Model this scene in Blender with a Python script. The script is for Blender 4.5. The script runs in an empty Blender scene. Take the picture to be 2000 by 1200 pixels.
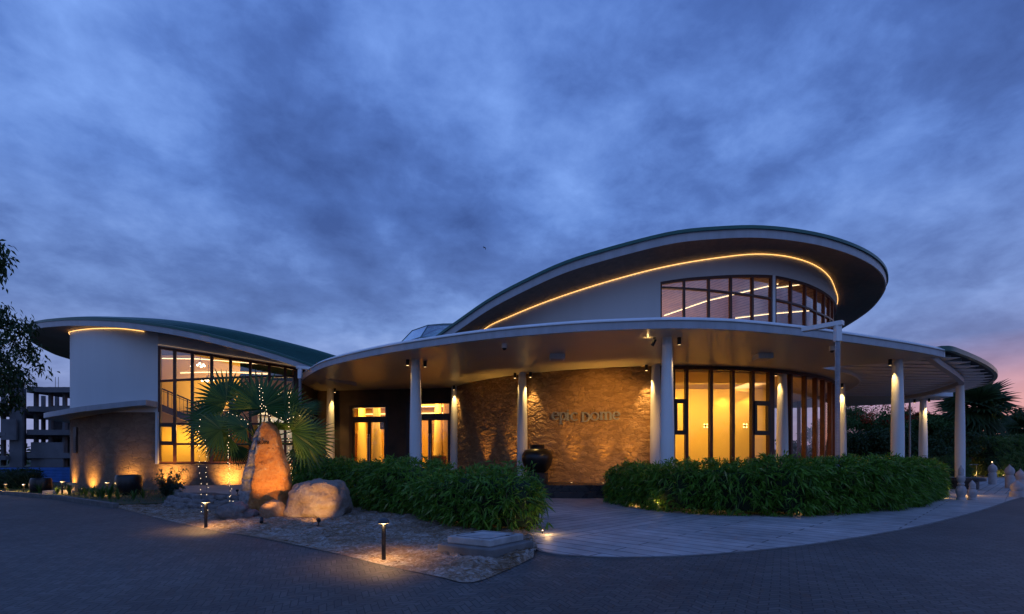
import bpy, math, random
import numpy as np
from mathutils import Vector, noise

rnd = random.Random(7)
rng = np.random.default_rng(11)
S = bpy.context.scene
col = S.collection
R = math.radians
FPX, CX, CY, EYE = 1000.0, 1000.0, 895.0, 1.6

# ---------------------------------------------------------------- camera, sky, sun, exposure
cam = bpy.data.cameras.new('camera')
cam.lens = 18.0; cam.sensor_width = 36.0; cam.sensor_fit = 'HORIZONTAL'
cam.shift_y = (CY - 600) / 2000.0
cam.clip_start = 0.05; cam.clip_end = 5000
camo = bpy.data.objects.new('camera', cam); col.objects.link(camo)
camo.location = (0, 0, EYE); camo.rotation_euler = (R(90), 0, 0)
S.camera = camo
S.view_settings.view_transform = 'Standard'; S.view_settings.look = 'None'
S.view_settings.exposure = 0.0; S.view_settings.gamma = 1.0
S.render.engine = 'CYCLES'
S.cycles.max_bounces = 7; S.cycles.transparent_max_bounces = 16
S.cycles.sample_clamp_indirect = 3.0
S.cycles.caustics_reflective = False; S.cycles.caustics_refractive = False

W = bpy.data.worlds.new('World'); S.world = W; W.use_nodes = True
def build_world():
    nt = W.node_tree; N = nt.nodes; L = nt.links
    N.clear()
    out = N.new('ShaderNodeOutputWorld'); bg = N.new('ShaderNodeBackground')
    L.new(bg.outputs[0], out.inputs[0])
    tc = N.new('ShaderNodeTexCoord'); sp = N.new('ShaderNodeSeparateXYZ')
    L.new(tc.outputs['Generated'], sp.inputs[0])
    def M(op, a, b=None, c=None, clamp=False):
        n = N.new('ShaderNodeMath'); n.operation = op; n.use_clamp = clamp
        for i, v in enumerate((a, b, c)):
            if v is None: continue
            if isinstance(v, (int, float)): n.inputs[i].default_value = v
            else: L.new(v, n.inputs[i])
        return n.outputs[0]
    x, y, z = sp.outputs
    zc = M('ADD', M('MAXIMUM', z, 0.0), 0.30)
    u = M('DIVIDE', x, zc); v = M('DIVIDE', y, zc)
    cb = N.new('ShaderNodeCombineXYZ'); L.new(u, cb.inputs[0]); L.new(v, cb.inputs[1]); cb.inputs[2].default_value = 3.7
    def noise_n(scale, detail, rough, dist, off):
        mp = N.new('ShaderNodeMapping'); mp.inputs['Location'].default_value = off
        mp.inputs['Rotation'].default_value = (0, 0, R(-20)); mp.inputs['Scale'].default_value = (1.0, 1.0, 1)
        L.new(cb.outputs[0], mp.inputs[0])
        n = N.new('ShaderNodeTexNoise'); L.new(mp.outputs[0], n.inputs['Vector'])
        n.inputs['Scale'].default_value = scale; n.inputs['Detail'].default_value = detail
        n.inputs['Roughness'].default_value = rough; n.inputs['Distortion'].default_value = dist
        return n.outputs['Fac']
    big = noise_n(1.0, 3, .5, .3, (2.1, 4.3, 0))
    med = noise_n(2.7, 8, .56, .1, (7.7, 1.3, 2.0))
    fine = noise_n(7.0, 7, .6, .2, (1.7, 9.3, 5.0))
    cl = M('ADD', M('ADD', M('MULTIPLY', big, .55), M('MULTIPLY', med, .58)), M('SUBTRACT', M('MULTIPLY', fine, .32), .10))   # ~0.63 mean
    def lobe(d, pw):
        n = N.new('ShaderNodeVectorMath'); n.operation = 'DOT_PRODUCT'; n.inputs[1].default_value = Vector(d).normalized()
        L.new(tc.outputs['Generated'], n.inputs[0]); return M('POWER', M('MAXIMUM', n.outputs['Value'], 0), pw)
    for d, pw, k in SKY_LOBES: cl = M('ADD', cl, M('MULTIPLY', lobe(d, pw), k))   # broad thicker and thinner banks of cloud
    cl = M('ADD', .63, M('MULTIPLY', M('SUBTRACT', cl, .63), M('ADD', .45, M('MULTIPLY', z, 1.15), clamp=True)))   # smoother low down
    # elevation base colour
    ramp = N.new('ShaderNodeValToRGB'); L.new(z, ramp.inputs[0])
    cr = ramp.color_ramp
    pts = SKY_RAMP
    while len(cr.elements) < len(pts): cr.elements.new(.5)
    for e, (p, c) in zip(cr.elements, pts): e.position = p; e.color = (*c, 1)
    gain = N.new('ShaderNodeValToRGB'); L.new(cl, gain.inputs[0])
    g = gain.color_ramp
    for _ in range(len(SKY_GAIN) - 2): g.elements.new(.5)
    for e, (p, c) in zip(g.elements, SKY_GAIN): e.position = p; e.color = (*c, 1)
    mul = N.new('ShaderNodeMix'); mul.data_type = 'RGBA'; mul.blend_type = 'MULTIPLY'; mul.inputs[0].default_value = 1
    L.new(ramp.outputs[0], mul.inputs[6]); L.new(gain.outputs[0], mul.inputs[7])
    # pink afterglow low on the right
    vd = N.new('ShaderNodeVectorMath'); vd.operation = 'DOT_PRODUCT'
    dv = Vector((.80, .60, .045)).normalized(); vd.inputs[1].default_value = dv
    L.new(tc.outputs['Generated'], vd.inputs[0])
    pk = M('MULTIPLY', M('POWER', M('MAXIMUM', vd.outputs['Value'], 0), 22), 1.7)
    low = M('SUBTRACT', 1.0, M('MULTIPLY', M('MAXIMUM', z, 0), 5.6), clamp=True)
    pkf = M('MULTIPLY', M('MULTIPLY', pk, low), M('ADD', M('MULTIPLY', med, 1.6), .10), clamp=True)
    mx = N.new('ShaderNodeMix'); mx.data_type = 'RGBA'
    L.new(pkf, mx.inputs[0]); L.new(mul.outputs[2], mx.inputs[6]); mx.inputs[7].default_value = (.95, .40, .34, 1)
    # a little clear dusk sky over it all
    sky = N.new('ShaderNodeTexSky'); sky.sky_type = 'NISHITA'; sky.sun_disc = False
    sky.sun_elevation = R(1.5); sky.sun_rotation = R(53)
    sc = N.new('ShaderNodeMix'); sc.data_type = 'RGBA'; sc.blend_type = 'ADD'; sc.inputs[0].default_value = .006
    L.new(mx.outputs[2], sc.inputs[6]); L.new(sky.outputs[0], sc.inputs[7])
    L.new(sc.outputs[2], bg.inputs['Color']); bg.inputs['Strength'].default_value = 1.0
SKY_LOBES = [((-.92, 1, .74), 70, .13), ((-.55, 1, .66), 40, -.10), ((.20, 1, .70), 16, .11), ((.97, 1, .45), 30, -.08), ((-.25, 1, .42), 40, -.04), ((-.70, 1, .61), 500, .13), ((.0, -1, .6), 2, .04)]
SKY_RAMP = [(0.0, (.26, .29, .54)), (.10, (.245, .315, .60)), (.24, (.18, .30, .66)), (.42, (.125, .25, .66)), (.70, (.102, .215, .62)), (1.0, (.10, .19, .54))]
SKY_GAIN = [(.45, (.40, .42, .50)), (.57, (.66, .68, .74)), (.65, (1.0, .99, .98)), (.84, (2.05, 1.8, 1.48))]
build_world()
sl = bpy.data.lights.new('sun', 'SUN'); sl.energy = 0.04; sl.angle = R(15); sl.color = (1, .72, .6)
so = bpy.data.objects.new('sun', sl); col.objects.link(so)
so.rotation_euler = Vector((-.80, -.60, -.10)).to_track_quat('-Z', 'Y').to_euler()

# ---------------------------------------------------------------- helpers
def P(x, y, d): return Vector(((x - CX) / FPX * d, d, EYE + (CY - y) / FPX * d))
def G(x, y, z=0.0):
    d = (EYE - z) * FPX / (y - CY)
    return Vector(((x - CX) / FPX * d, d, z))
def Z(x, y, z):                       # point of the ray through (x, y) at height z
    d = (z - EYE) * FPX / (CY - y)
    return Vector(((x - CX) / FPX * d, d, z))
def lerp(a, b, t): return a + (b - a) * t
def resample(pts, n):
    pts = [Vector(p) for p in pts]
    acc = [0]
    for a, b in zip(pts, pts[1:]): acc.append(acc[-1] + (b - a).length)
    out = []; k = 0
    for i in range(n):
        s = acc[-1] * i / (n - 1)
        while k < len(pts) - 2 and acc[k + 1] < s: k += 1
        t = (s - acc[k]) / max(1e-9, acc[k + 1] - acc[k])
        out.append(pts[k].lerp(pts[k + 1], min(1, max(0, t))))
    return out
def spline(pts, n):                   # Catmull-Rom through pts, n samples evenly by length
    pts = [Vector(p) for p in pts]
    q = [pts[0] * 2 - pts[1]] + pts + [pts[-1] * 2 - pts[-2]]
    d = []
    for i in range(1, len(q) - 2):
        for k in range(16):
            t = k / 16
            a, b, c, e = q[i - 1], q[i], q[i + 1], q[i + 2]
            d.append(.5 * ((2 * b) + (c - a) * t + (2 * a - 5 * b + 4 * c - e) * t * t + (3 * b - a - 3 * c + e) * t ** 3))
    d.append(pts[-1])
    return resample(d, n)
def cubic(xs, ys, x):                 # smooth 1-D interpolation (pchip-like)
    xs = list(xs); ys = list(ys)
    if x <= xs[0]: return ys[0]
    if x >= xs[-1]: return ys[-1]
    i = max(k for k in range(len(xs) - 1) if xs[k] <= x)
    def m(k):
        if k == 0: return (ys[1] - ys[0]) / (xs[1] - xs[0])
        if k == len(xs) - 1: return (ys[-1] - ys[-2]) / (xs[-1] - xs[-2])
        return (ys[k + 1] - ys[k - 1]) / (xs[k + 1] - xs[k - 1])
    h = xs[i + 1] - xs[i]; t = (x - xs[i]) / h
    return ((2*t**3 - 3*t*t + 1) * ys[i] + (t**3 - 2*t*t + t) * h * m(i) + (-2*t**3 + 3*t*t) * ys[i + 1] + (t**3 - t*t) * h * m(i + 1))

def put(o, label=None, cat=None, group=None, kind=None):
    if label: o['label'] = label
    if cat: o['category'] = cat
    if group: o['group'] = group
    if kind: o['kind'] = kind
    return o
def thing(name, label, cat, loc, group=None):
    o = bpy.data.objects.new(name, None); col.objects.link(o)
    o.empty_display_size = .2; o.location = loc
    return put(o, label, cat, group)
def world_loc(o):
    v = Vector((0, 0, 0))
    while o is not None: v = v + o.location; o = o.parent
    return v
class MB:
    def __init__(s): s.v = []; s.f = []
    def add(s, vs, fs):
        b = len(s.v); s.v += [tuple(p) for p in vs]; s.f += [tuple(i + b for i in f) for f in fs]
    def box(s, c, size, rz=0.0):
        x, y, z = (k / 2 for k in size); co, si = math.cos(rz), math.sin(rz); vs = []
        for k in range(8):
            dx = x if k & 1 else -x; dy = y if k & 2 else -y; dz = z if k & 4 else -z
            vs.append((c[0] + dx * co - dy * si, c[1] + dx * si + dy * co, c[2] + dz))
        s.add(vs, [(0, 2, 3, 1), (4, 5, 7, 6), (0, 1, 5, 4), (2, 6, 7, 3), (0, 4, 6, 2), (1, 3, 7, 5)])
    def bar(s, p, q, w, h=None, up=(0, 0, 1)):
        p, q = Vector(p), Vector(q); h = h or w
        d = (q - p).normalized(); u = Vector(up)
        if abs(d.dot(u)) > .95: u = Vector((0, 1, 0))
        a = d.cross(u).normalized() * w / 2; b = a.cross(d).normalized() * h / 2
        s.add([p - a - b, p + a - b, p + a + b, p - a + b, q - a - b, q + a - b, q + a + b, q - a + b],
              [(0, 3, 2, 1), (4, 5, 6, 7), (0, 1, 5, 4), (1, 2, 6, 5), (2, 3, 7, 6), (3, 0, 4, 7)])
    def sweep(s, path, prof, closed=False, cap=True):     # prof: list of (out, up) offsets; out = horizontal normal on the left of travel
        n = len(path); rings = []
        for i in range(n):
            a = path[(i - 1) % n] if (closed or i > 0) else path[i]
            b = path[(i + 1) % n] if (closed or i < n - 1) else path[i]
            t = Vector(b) - Vector(a); t.z = 0; t.normalize()
            o = Vector((-t.y, t.x, 0))
            rings.append([Vector(path[i]) + o * pu + Vector((0, 0, pz)) for pu, pz in prof])
        m = len(prof); vs = [p for r in rings for p in r]; fs = []
        for i in range(n if closed else n - 1):
            j = (i + 1) % n
            for k in range(m):
                l = (k + 1) % m
                fs.append((i * m + k, j * m + k, j * m + l, i * m + l))
        if cap and not closed: fs += [tuple(range(m)), tuple(range((n - 1) * m, n * m))[::-1]]
        s.add(vs, fs)
    def tube(s, path, r, seg=8, cap=True):
        path = [Vector(p) for p in path]; n = len(path)
        rr = r if hasattr(r, '__len__') else [r] * n
        vs = []; fs = []; ref = Vector((0.31, 0.2, 0.93)).normalized()
        for i in range(n):
            t = (path[min(n - 1, i + 1)] - path[max(0, i - 1)]).normalized()
            u = ref
            if abs(t.dot(u)) > .92: u = Vector((1, 0, 0))
            a = t.cross(u).normalized(); b = t.cross(a).normalized()
            for k in range(seg):
                an = 2 * math.pi * k / seg
                vs.append(path[i] + (a * math.cos(an) + b * math.sin(an)) * rr[i])
        for i in range(n - 1):
            for k in range(seg):
                l = (k + 1) % seg
                fs.append((i * seg + k, i * seg + l, (i + 1) * seg + l, (i + 1) * seg + k))
        if cap: fs += [tuple(range(seg))[::-1], tuple(range((n - 1) * seg, n * seg))]
        s.add(vs, fs)
    def lathe(s, prof, c=(0, 0, 0), seg=20):
        vs = []; fs = []; n = len(prof)
        for r, z in prof:
            for k in range(seg):
                a = 2 * math.pi * k / seg
                vs.append((c[0] + r * math.cos(a), c[1] + r * math.sin(a), c[2] + z))
        for i in range(n - 1):
            for k in range(seg):
                l = (k + 1) % seg
                fs.append((i * seg + k, i * seg + l, (i + 1) * seg + l, (i + 1) * seg + k))
        if prof[0][0] > 1e-4: fs.append(tuple(range(seg))[::-1])
        if prof[-1][0] > 1e-4: fs.append(tuple(range((n - 1) * seg, n * seg)))
        s.add(vs, fs)
    def grid(s, rows, closed_u=False, flip=False):        # rows: list of equal-length point lists
        m = len(rows[0]); vs = [p for r in rows for p in r]; fs = []
        for i in range(len(rows) - 1):
            for k in range(m if closed_u else m - 1):
                l = (k + 1) % m
                f = (i * m + k, i * m + l, (i + 1) * m + l, (i + 1) * m + k)
                fs.append(f[::-1] if flip else f)
        s.add(vs, fs)
    def prism(s, poly, z0, z1):
        n = len(poly)
        vs = [(p[0], p[1], z0) for p in poly] + [(p[0], p[1], z1) for p in poly]
        a = sum(poly[i][0] * poly[(i + 1) % n][1] - poly[(i + 1) % n][0] * poly[i][1] for i in range(n))
        top = tuple(range(n, 2 * n)); bot = tuple(range(n))[::-1]
        fs = [(i, (i + 1) % n, n + (i + 1) % n, n + i) for i in range(n)]
        if a < 0: top = top[::-1]; bot = bot[::-1]; fs = [f[::-1] for f in fs]
        s.add(vs, [top, bot] + fs)
    def ball(s, c, r, seg=10, ring=6, sz=1.0):
        s.lathe([(max(1e-5, r * math.sin(math.pi * i / ring)), -r * sz * math.cos(math.pi * i / ring)) for i in range(ring + 1)], c, seg)
    def build(s, name, mat, parent=None, smooth=False, weld=False):
        if parent is not None:
            off = world_loc(parent)
        else:
            xs = [p[0] for p in s.v]; ys = [p[1] for p in s.v]; zs = [p[2] for p in s.v]
            off = Vector(((min(xs) + max(xs)) / 2, (min(ys) + max(ys)) / 2, min(zs)))
        me = bpy.data.meshes.new(name)
        me.from_pydata([(p[0] - off.x, p[1] - off.y, p[2] - off.z) for p in s.v], [], s.f)
        me.materials.append(mat)
        if smooth:
            me.polygons.foreach_set('use_smooth', [True] * len(me.polygons))
            if smooth is not True: me.set_sharp_from_angle(angle=R(smooth))
        me.update()
        o = bpy.data.objects.new(name, me); col.objects.link(o)
        if parent is not None: o.parent = parent
        else: o.location = off
        return o
def obj_from_arrays(name, V, F, mat, parent=None, off=None):
    V = np.asarray(V, dtype=np.float64); F = np.asarray(F)
    if parent is not None: off = np.array(world_loc(parent))
    elif off is None: off = np.array([V[:, 0].mean(), V[:, 1].mean(), V[:, 2].min()])
    me = bpy.data.meshes.new(name)
    me.vertices.add(len(V)); me.vertices.foreach_set('co', (V - off).astype(np.float32).ravel())
    k = F.shape[1]
    me.loops.add(F.size); me.loops.foreach_set('vertex_index', F.astype(np.int32).ravel())
    me.polygons.add(len(F)); me.polygons.foreach_set('loop_start', np.arange(0, F.size, k, dtype=np.int32))
    me.update(calc_edges=True); me.validate()
    me.materials.append(mat)
    o = bpy.data.objects.new(name, me); col.objects.link(o)
    if parent is not None: o.parent = parent
    else: o.location = off
    return o
def copy_tree(o, parent=None):
    c = o.copy(); col.objects.link(c)
    if parent is not None: c.parent = parent
    for ch in list(o.children): copy_tree(ch, c)
    return c
def nrm(a): return a / np.maximum(1e-9, np.linalg.norm(a, axis=1, keepdims=True))
def leaf_arrays(Pn, D, Ln, Wn, droop=.25, fold=.25):
    n = len(Pn); D = nrm(D)
    rv = rng.normal(size=(n, 3)); rv[:, 2] = np.abs(rv[:, 2]) + .4
    side = nrm(np.cross(D, rv)); up = np.cross(side, D)
    Ln = Ln[:, None]; Wn = Wn[:, None]
    dn = np.array([[0, 0, -1.0]])
    mid = Pn + D * Ln * .42 + dn * Ln * droop * .2
    v0 = Pn; v1 = mid + side * Wn / 2 + up * Wn * fold; v2 = Pn + D * Ln + dn * Ln * droop; v3 = mid - side * Wn / 2 + up * Wn * fold
    V = np.stack([v0, v1, v2, v3], 1).reshape(-1, 3)
    F = np.arange(4 * n).reshape(n, 4)
    return V, F

def lamp(name, kind, loc, energy, color, parent=None, aim=None, size=.05, angle=None, blend=.5, sx=None, sy=None):
    l = bpy.data.lights.new(name, kind); l.energy = energy; l.color = color
    if kind == 'SPOT': l.spot_size = R(angle); l.spot_blend = blend; l.shadow_soft_size = size
    elif kind == 'POINT': l.shadow_soft_size = size
    elif kind == 'AREA':
        l.shape = 'RECTANGLE'; l.size = sx; l.size_y = sy
    o = bpy.data.objects.new(name, l); col.objects.link(o)
    loc = Vector(loc)
    if parent is not None: o.parent = parent; o.location = loc - world_loc(parent)
    else: o.location = loc
    if aim is not None: o.rotation_euler = (Vector(aim) - loc).to_track_quat('-Z', 'Y').to_euler()
    return o
WARM = (1.0, .60, .22); AMBER = (1.0, .50, .13)

# ---------------------------------------------------------------- materials
MATS = {}
def nodes(name):
    m = bpy.data.materials.new(name); m.use_nodes = True
    nt = m.node_tree; b = nt.nodes['Principled BSDF']
    return m, nt, b
def ramp_n(nt, fac, pts):
    r = nt.nodes.new('ShaderNodeValToRGB'); nt.links.new(fac, r.inputs[0])
    while len(r.color_ramp.elements) < len(pts): r.color_ramp.elements.new(.5)
    for e, (p, c) in zip(r.color_ramp.elements, pts): e.position = p; e.color = (*c, 1)
    return r.outputs[0]
def coords(nt, scale=(1, 1, 1), rot=(0, 0, 0)):
    t = nt.nodes.new('ShaderNodeTexCoord'); m = nt.nodes.new('ShaderNodeMapping')
    m.inputs['Scale'].default_value = scale; m.inputs['Rotation'].default_value = rot
    nt.links.new(t.outputs['Object'], m.inputs[0]); return m.outputs[0]
def noise_t(nt, vec, scale, detail=4, rough=.55, dist=0):
    n = nt.nodes.new('ShaderNodeTexNoise'); nt.links.new(vec, n.inputs['Vector'])
    n.inputs['Scale'].default_value = scale; n.inputs['Detail'].default_value = detail
    n.inputs['Roughness'].default_value = rough; n.inputs['Distortion'].default_value = dist
    return n.outputs['Fac']
def bump(nt, b, h, strength=.5, dist=.02):
    n = nt.nodes.new('ShaderNodeBump'); nt.links.new(h, n.inputs['Height'])
    n.inputs['Strength'].default_value = strength; n.inputs['Distance'].default_value = dist
    nt.links.new(n.outputs[0], b.inputs['Normal'])
def math_n(nt, op, a, b=None, clamp=False):
    n = nt.nodes.new('ShaderNodeMath'); n.operation = op; n.use_clamp = clamp
    for i, v in enumerate((a, b)):
        if v is None: continue
        if isinstance(v, (int, float)): n.inputs[i].default_value = v
        else: nt.links.new(v, n.inputs[i])
    return n.outputs[0]
def mix_c(nt, fac, a, b, mode='MIX'):
    n = nt.nodes.new('ShaderNodeMix'); n.data_type = 'RGBA'; n.blend_type = mode
    for i, v in ((0, fac), (6, a), (7, b)):
        if isinstance(v, (int, float)): n.inputs[i].default_value = v
        elif isinstance(v, tuple): n.inputs[i].default_value = (*v, 1)
        else: nt.links.new(v, n.inputs[i])
    return n.outputs[2]
def plain(name, c, rough=.6, var=.18, scale=2.5, bmp=0.0, bscale=40, metal=0.0, spec=.5, streak=False):
    m, nt, b = nodes(name); v = coords(nt, (1, 1, .12) if streak else (1, 1, 1))
    f = noise_t(nt, v, scale, 5)
    k0 = tuple(x * (1 - var) for x in c); k1 = tuple(min(1, x * (1 + var)) for x in c)
    nt.links.new(ramp_n(nt, f, [(.3, k0), (.7, k1)]), b.inputs['Base Color'])
    rr = math_n(nt, 'ADD', math_n(nt, 'MULTIPLY', f, .2), rough - .1)
    nt.links.new(rr, b.inputs['Roughness'])
    b.inputs['Metallic'].default_value = metal; b.inputs['Specular IOR Level'].default_value = spec
    if bmp: bump(nt, b, noise_t(nt, v, bscale, 4), bmp, .01)
    return m
def emis(name, c, s):
    m, nt, b = nodes(name)
    b.inputs['Base Color'].default_value = (.8, .8, .8, 1)
    b.inputs['Emission Color'].default_value = (*c, 1); b.inputs['Emission Strength'].default_value = s
    return m
def leafmat(name, c0, c1, c2, rough=.5, trans=.25):
    m, nt, b = nodes(name)
    g = nt.nodes.new('ShaderNodeNewGeometry')
    cc = ramp_n(nt, g.outputs['Random Per Island'], [(0, c0), (.6, c1), (.93, c1), (1, c2)])
    nt.links.new(cc, b.inputs['Base Color']); b.inputs['Roughness'].default_value = rough
    b.inputs['Specular IOR Level'].default_value = .35
    t = nt.nodes.new('ShaderNodeBsdfTranslucent'); nt.links.new(cc, t.inputs[0])
    mx = nt.nodes.new('ShaderNodeMixShader'); mx.inputs[0].default_value = trans
    nt.links.new(b.outputs[0], mx.inputs[1]); nt.links.new(t.outputs[0], mx.inputs[2])
    nt.links.new(mx.outputs[0], nt.nodes['Material Output'].inputs[0])
    return m
def glassmat(name, tint=(.93, .93, .93), base=.07, wav=.0):
    m, nt, b = nodes(name); nt.nodes.remove(b)
    tr = nt.nodes.new('ShaderNodeBsdfTransparent'); tr.inputs[0].default_value = (*tint, 1)
    gl = nt.nodes.new('ShaderNodeBsdfGlossy'); gl.inputs['Roughness'].default_value = .012; gl.inputs[0].default_value = (.95, .97, 1, 1)
    lw = nt.nodes.new('ShaderNodeLayerWeight'); lw.inputs['Blend'].default_value = .5
    p = math_n(nt, 'POWER', lw.outputs['Facing'], 4.0)
    f = math_n(nt, 'ADD', math_n(nt, 'MULTIPLY', p, .85), base, clamp=True)
    mx = nt.nodes.new('ShaderNodeMixShader'); nt.links.new(f, mx.inputs[0])
    nt.links.new(tr.outputs[0], mx.inputs[1]); nt.links.new(gl.outputs[0], mx.inputs[2])
    nt.links.new(mx.outputs[0], nt.nodes['Material Output'].inputs[0])
    if wav:
        n = nt.nodes.new('ShaderNodeBump'); n.inputs['Strength'].default_value = wav; n.inputs['Distance'].default_value = .02
        nt.links.new(noise_t(nt, coords(nt), 1.2, 2), n.inputs['Height']); nt.links.new(n.outputs[0], gl.inputs['Normal'])
    return m
def stone_clad(name, c0, c1, c2, scale=2.4, strength=1.0, dist=.06, zs=1.5):
    m, nt, b = nodes(name)
    v = coords(nt, (1, 1, zs))
    wob = nt.nodes.new('ShaderNodeTexNoise'); nt.links.new(v, wob.inputs['Vector']); wob.inputs['Scale'].default_value = 3; wob.inputs['Detail'].default_value = 3
    av = nt.nodes.new('ShaderNodeVectorMath'); av.operation = 'MULTIPLY_ADD'
    nt.links.new(wob.outputs['Color'], av.inputs[0]); av.inputs[1].default_value = (.35, .35, .35); nt.links.new(v, av.inputs[2])
    vo = nt.nodes.new('ShaderNodeTexVoronoi'); nt.links.new(av.outputs[0], vo.inputs['Vector']); vo.inputs['Scale'].default_value = scale
    ve = nt.nodes.new('ShaderNodeTexVoronoi'); ve.feature = 'DISTANCE_TO_EDGE'; nt.links.new(av.outputs[0], ve.inputs['Vector']); ve.inputs['Scale'].default_value = scale
    edge = math_n(nt, 'MULTIPLY', math_n(nt, 'MINIMUM', ve.outputs['Distance'], .09), 11.0)
    sp = nt.nodes.new('ShaderNodeSeparateColor'); nt.links.new(vo.outputs['Color'], sp.inputs[0])
    n1 = noise_t(nt, v, 9, 6, .62); n2 = noise_t(nt, v, 1.1, 4)
    cc = ramp_n(nt, math_n(nt, 'ADD', math_n(nt, 'MULTIPLY', sp.outputs[0], .45), math_n(nt, 'MULTIPLY', n1, .6)), [(.25, c0), (.55, c1), (.85, c2)])
    cc = mix_c(nt, math_n(nt, 'MULTIPLY', n2, .5), cc, c1)
    cc = mix_c(nt, math_n(nt, 'MULTIPLY', math_n(nt, 'SUBTRACT', 1.0, edge, True), .18), cc, tuple(x * .45 for x in c0))
    nt.links.new(cc, b.inputs['Base Color']); b.inputs['Roughness'].default_value = .85
    h = math_n(nt, 'ADD', math_n(nt, 'MULTIPLY', edge, .5), math_n(nt, 'ADD', math_n(nt, 'MULTIPLY', sp.outputs[1], .45), math_n(nt, 'MULTIPLY', n1, .55)))
    bump(nt, b, h, strength, dist)
    return m
def rockmat(name, c0, c1, c2, scale=2.0, dist=.05):
    m, nt, b = nodes(name); v = coords(nt)
    a = noise_t(nt, v, scale, 8, .62, .6); f = noise_t(nt, v, scale * 7, 6, .65)
    cc = ramp_n(nt, math_n(nt, 'ADD', math_n(nt, 'MULTIPLY', a, .7), math_n(nt, 'MULTIPLY', f, .3)), [(.32, c0), (.5, c1), (.66, c2)])
    nt.links.new(cc, b.inputs['Base Color']); b.inputs['Roughness'].default_value = .9
    f2 = noise_t(nt, v, scale * 22, 5, .7); vo = nt.nodes.new('ShaderNodeTexVoronoi'); vo.feature = 'DISTANCE_TO_EDGE'; nt.links.new(v, vo.inputs['Vector']); vo.inputs['Scale'].default_value = scale * 2.2
    ck = math_n(nt, 'MULTIPLY', math_n(nt, 'MINIMUM', vo.outputs['Distance'], .03), 2.2)
    bump(nt, b, math_n(nt, 'ADD', math_n(nt, 'ADD', a, ck), math_n(nt, 'ADD', math_n(nt, 'MULTIPLY', f, .5), math_n(nt, 'MULTIPLY', f2, .35))), 1.0, dist * 1.4)
    return m
def plank(name, c, rot, width, dark=.55, rough=.55, axis=0):
    m, nt, b = nodes(name)
    v = coords(nt, (1, 1, 1), (0, 0, rot))
    sp = nt.nodes.new('ShaderNodeSeparateXYZ'); nt.links.new(v, sp.inputs[0])
    fr = math_n(nt, 'FRACT', math_n(nt, 'DIVIDE', sp.outputs[axis], width))
    e = math_n(nt, 'MULTIPLY', math_n(nt, 'MINIMUM', math_n(nt, 'ABSOLUTE', math_n(nt, 'SUBTRACT', fr, .5)), .5), 2.0)
    g = math_n(nt, 'GREATER_THAN', e, .84)
    n = noise_t(nt, v, 4, 5)
    cc = ramp_n(nt, n, [(.3, tuple(x * .8 for x in c)), (.7, tuple(x * 1.15 for x in c))])
    cc = mix_c(nt, g, cc, tuple(x * dark for x in c))
    nt.links.new(cc, b.inputs['Base Color']); b.inputs['Roughness'].default_value = rough
    bump(nt, b, math_n(nt, 'SUBTRACT', 1.0, g), .5, .01)
    return m
def paver(name, ca, cb, cm, bw, bh, rot, mortar=.012, rough=.75, bstr=.6, herring=False, vs=2.0):
    m, nt, b = nodes(name)
    v = coords(nt, (1, 1, 1), (0, 0, rot))
    if herring:                                    # zig-zag the rows so that the courses read as herringbone
        sp = nt.nodes.new('ShaderNodeSeparateXYZ'); nt.links.new(v, sp.inputs[0])
        pp = nt.nodes.new('ShaderNodeMath'); pp.operation = 'PINGPONG'; nt.links.new(sp.outputs[0], pp.inputs[0]); pp.inputs[1].default_value = .22
        cbn = nt.nodes.new('ShaderNodeCombineXYZ'); nt.links.new(sp.outputs[0], cbn.inputs[0])
        nt.links.new(math_n(nt, 'ADD', sp.outputs[1], math_n(nt, 'MULTIPLY', pp.outputs[0], .9)), cbn.inputs[1])
        v2 = cbn.outputs[0]
    else: v2 = v
    br = nt.nodes.new('ShaderNodeTexBrick'); nt.links.new(v2, br.inputs['Vector'])
    br.inputs['Scale'].default_value = 1; br.inputs['Brick Width'].default_value = bw; br.inputs['Row Height'].default_value = bh
    br.inputs['Mortar Size'].default_value = mortar; br.inputs['Mortar Smooth'].default_value = .3; br.inputs['Bias'].default_value = 0
    br.inputs['Color1'].default_value = (*ca, 1); br.inputs['Color2'].default_value = (*cb, 1); br.inputs['Mortar'].default_value = (*cm, 1)
    n = noise_t(nt, v, vs, 7, .6); n2 = noise_t(nt, v, .35, 4)
    k = math_n(nt, 'ADD', math_n(nt, 'MULTIPLY', n, .7), math_n(nt, 'MULTIPLY', n2, .7))
    gr = ramp_n(nt, k, [(.42, (.55, .55, .55)), (.95, (1.45, 1.45, 1.45))])
    cc = mix_c(nt, 1.0, br.outputs['Color'], gr, 'MULTIPLY')
    nt.links.new(cc, b.inputs['Base Color'])
    nt.links.new(math_n(nt, 'ADD', math_n(nt, 'MULTIPLY', n, .3), rough - .15), b.inputs['Roughness'])
    hh = math_n(nt, 'ADD', math_n(nt, 'SUBTRACT', 1.0, br.outputs['Fac']), math_n(nt, 'MULTIPLY', noise_t(nt, v, 30, 4), .35))
    bump(nt, b, hh, bstr, .008)
    return m

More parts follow.
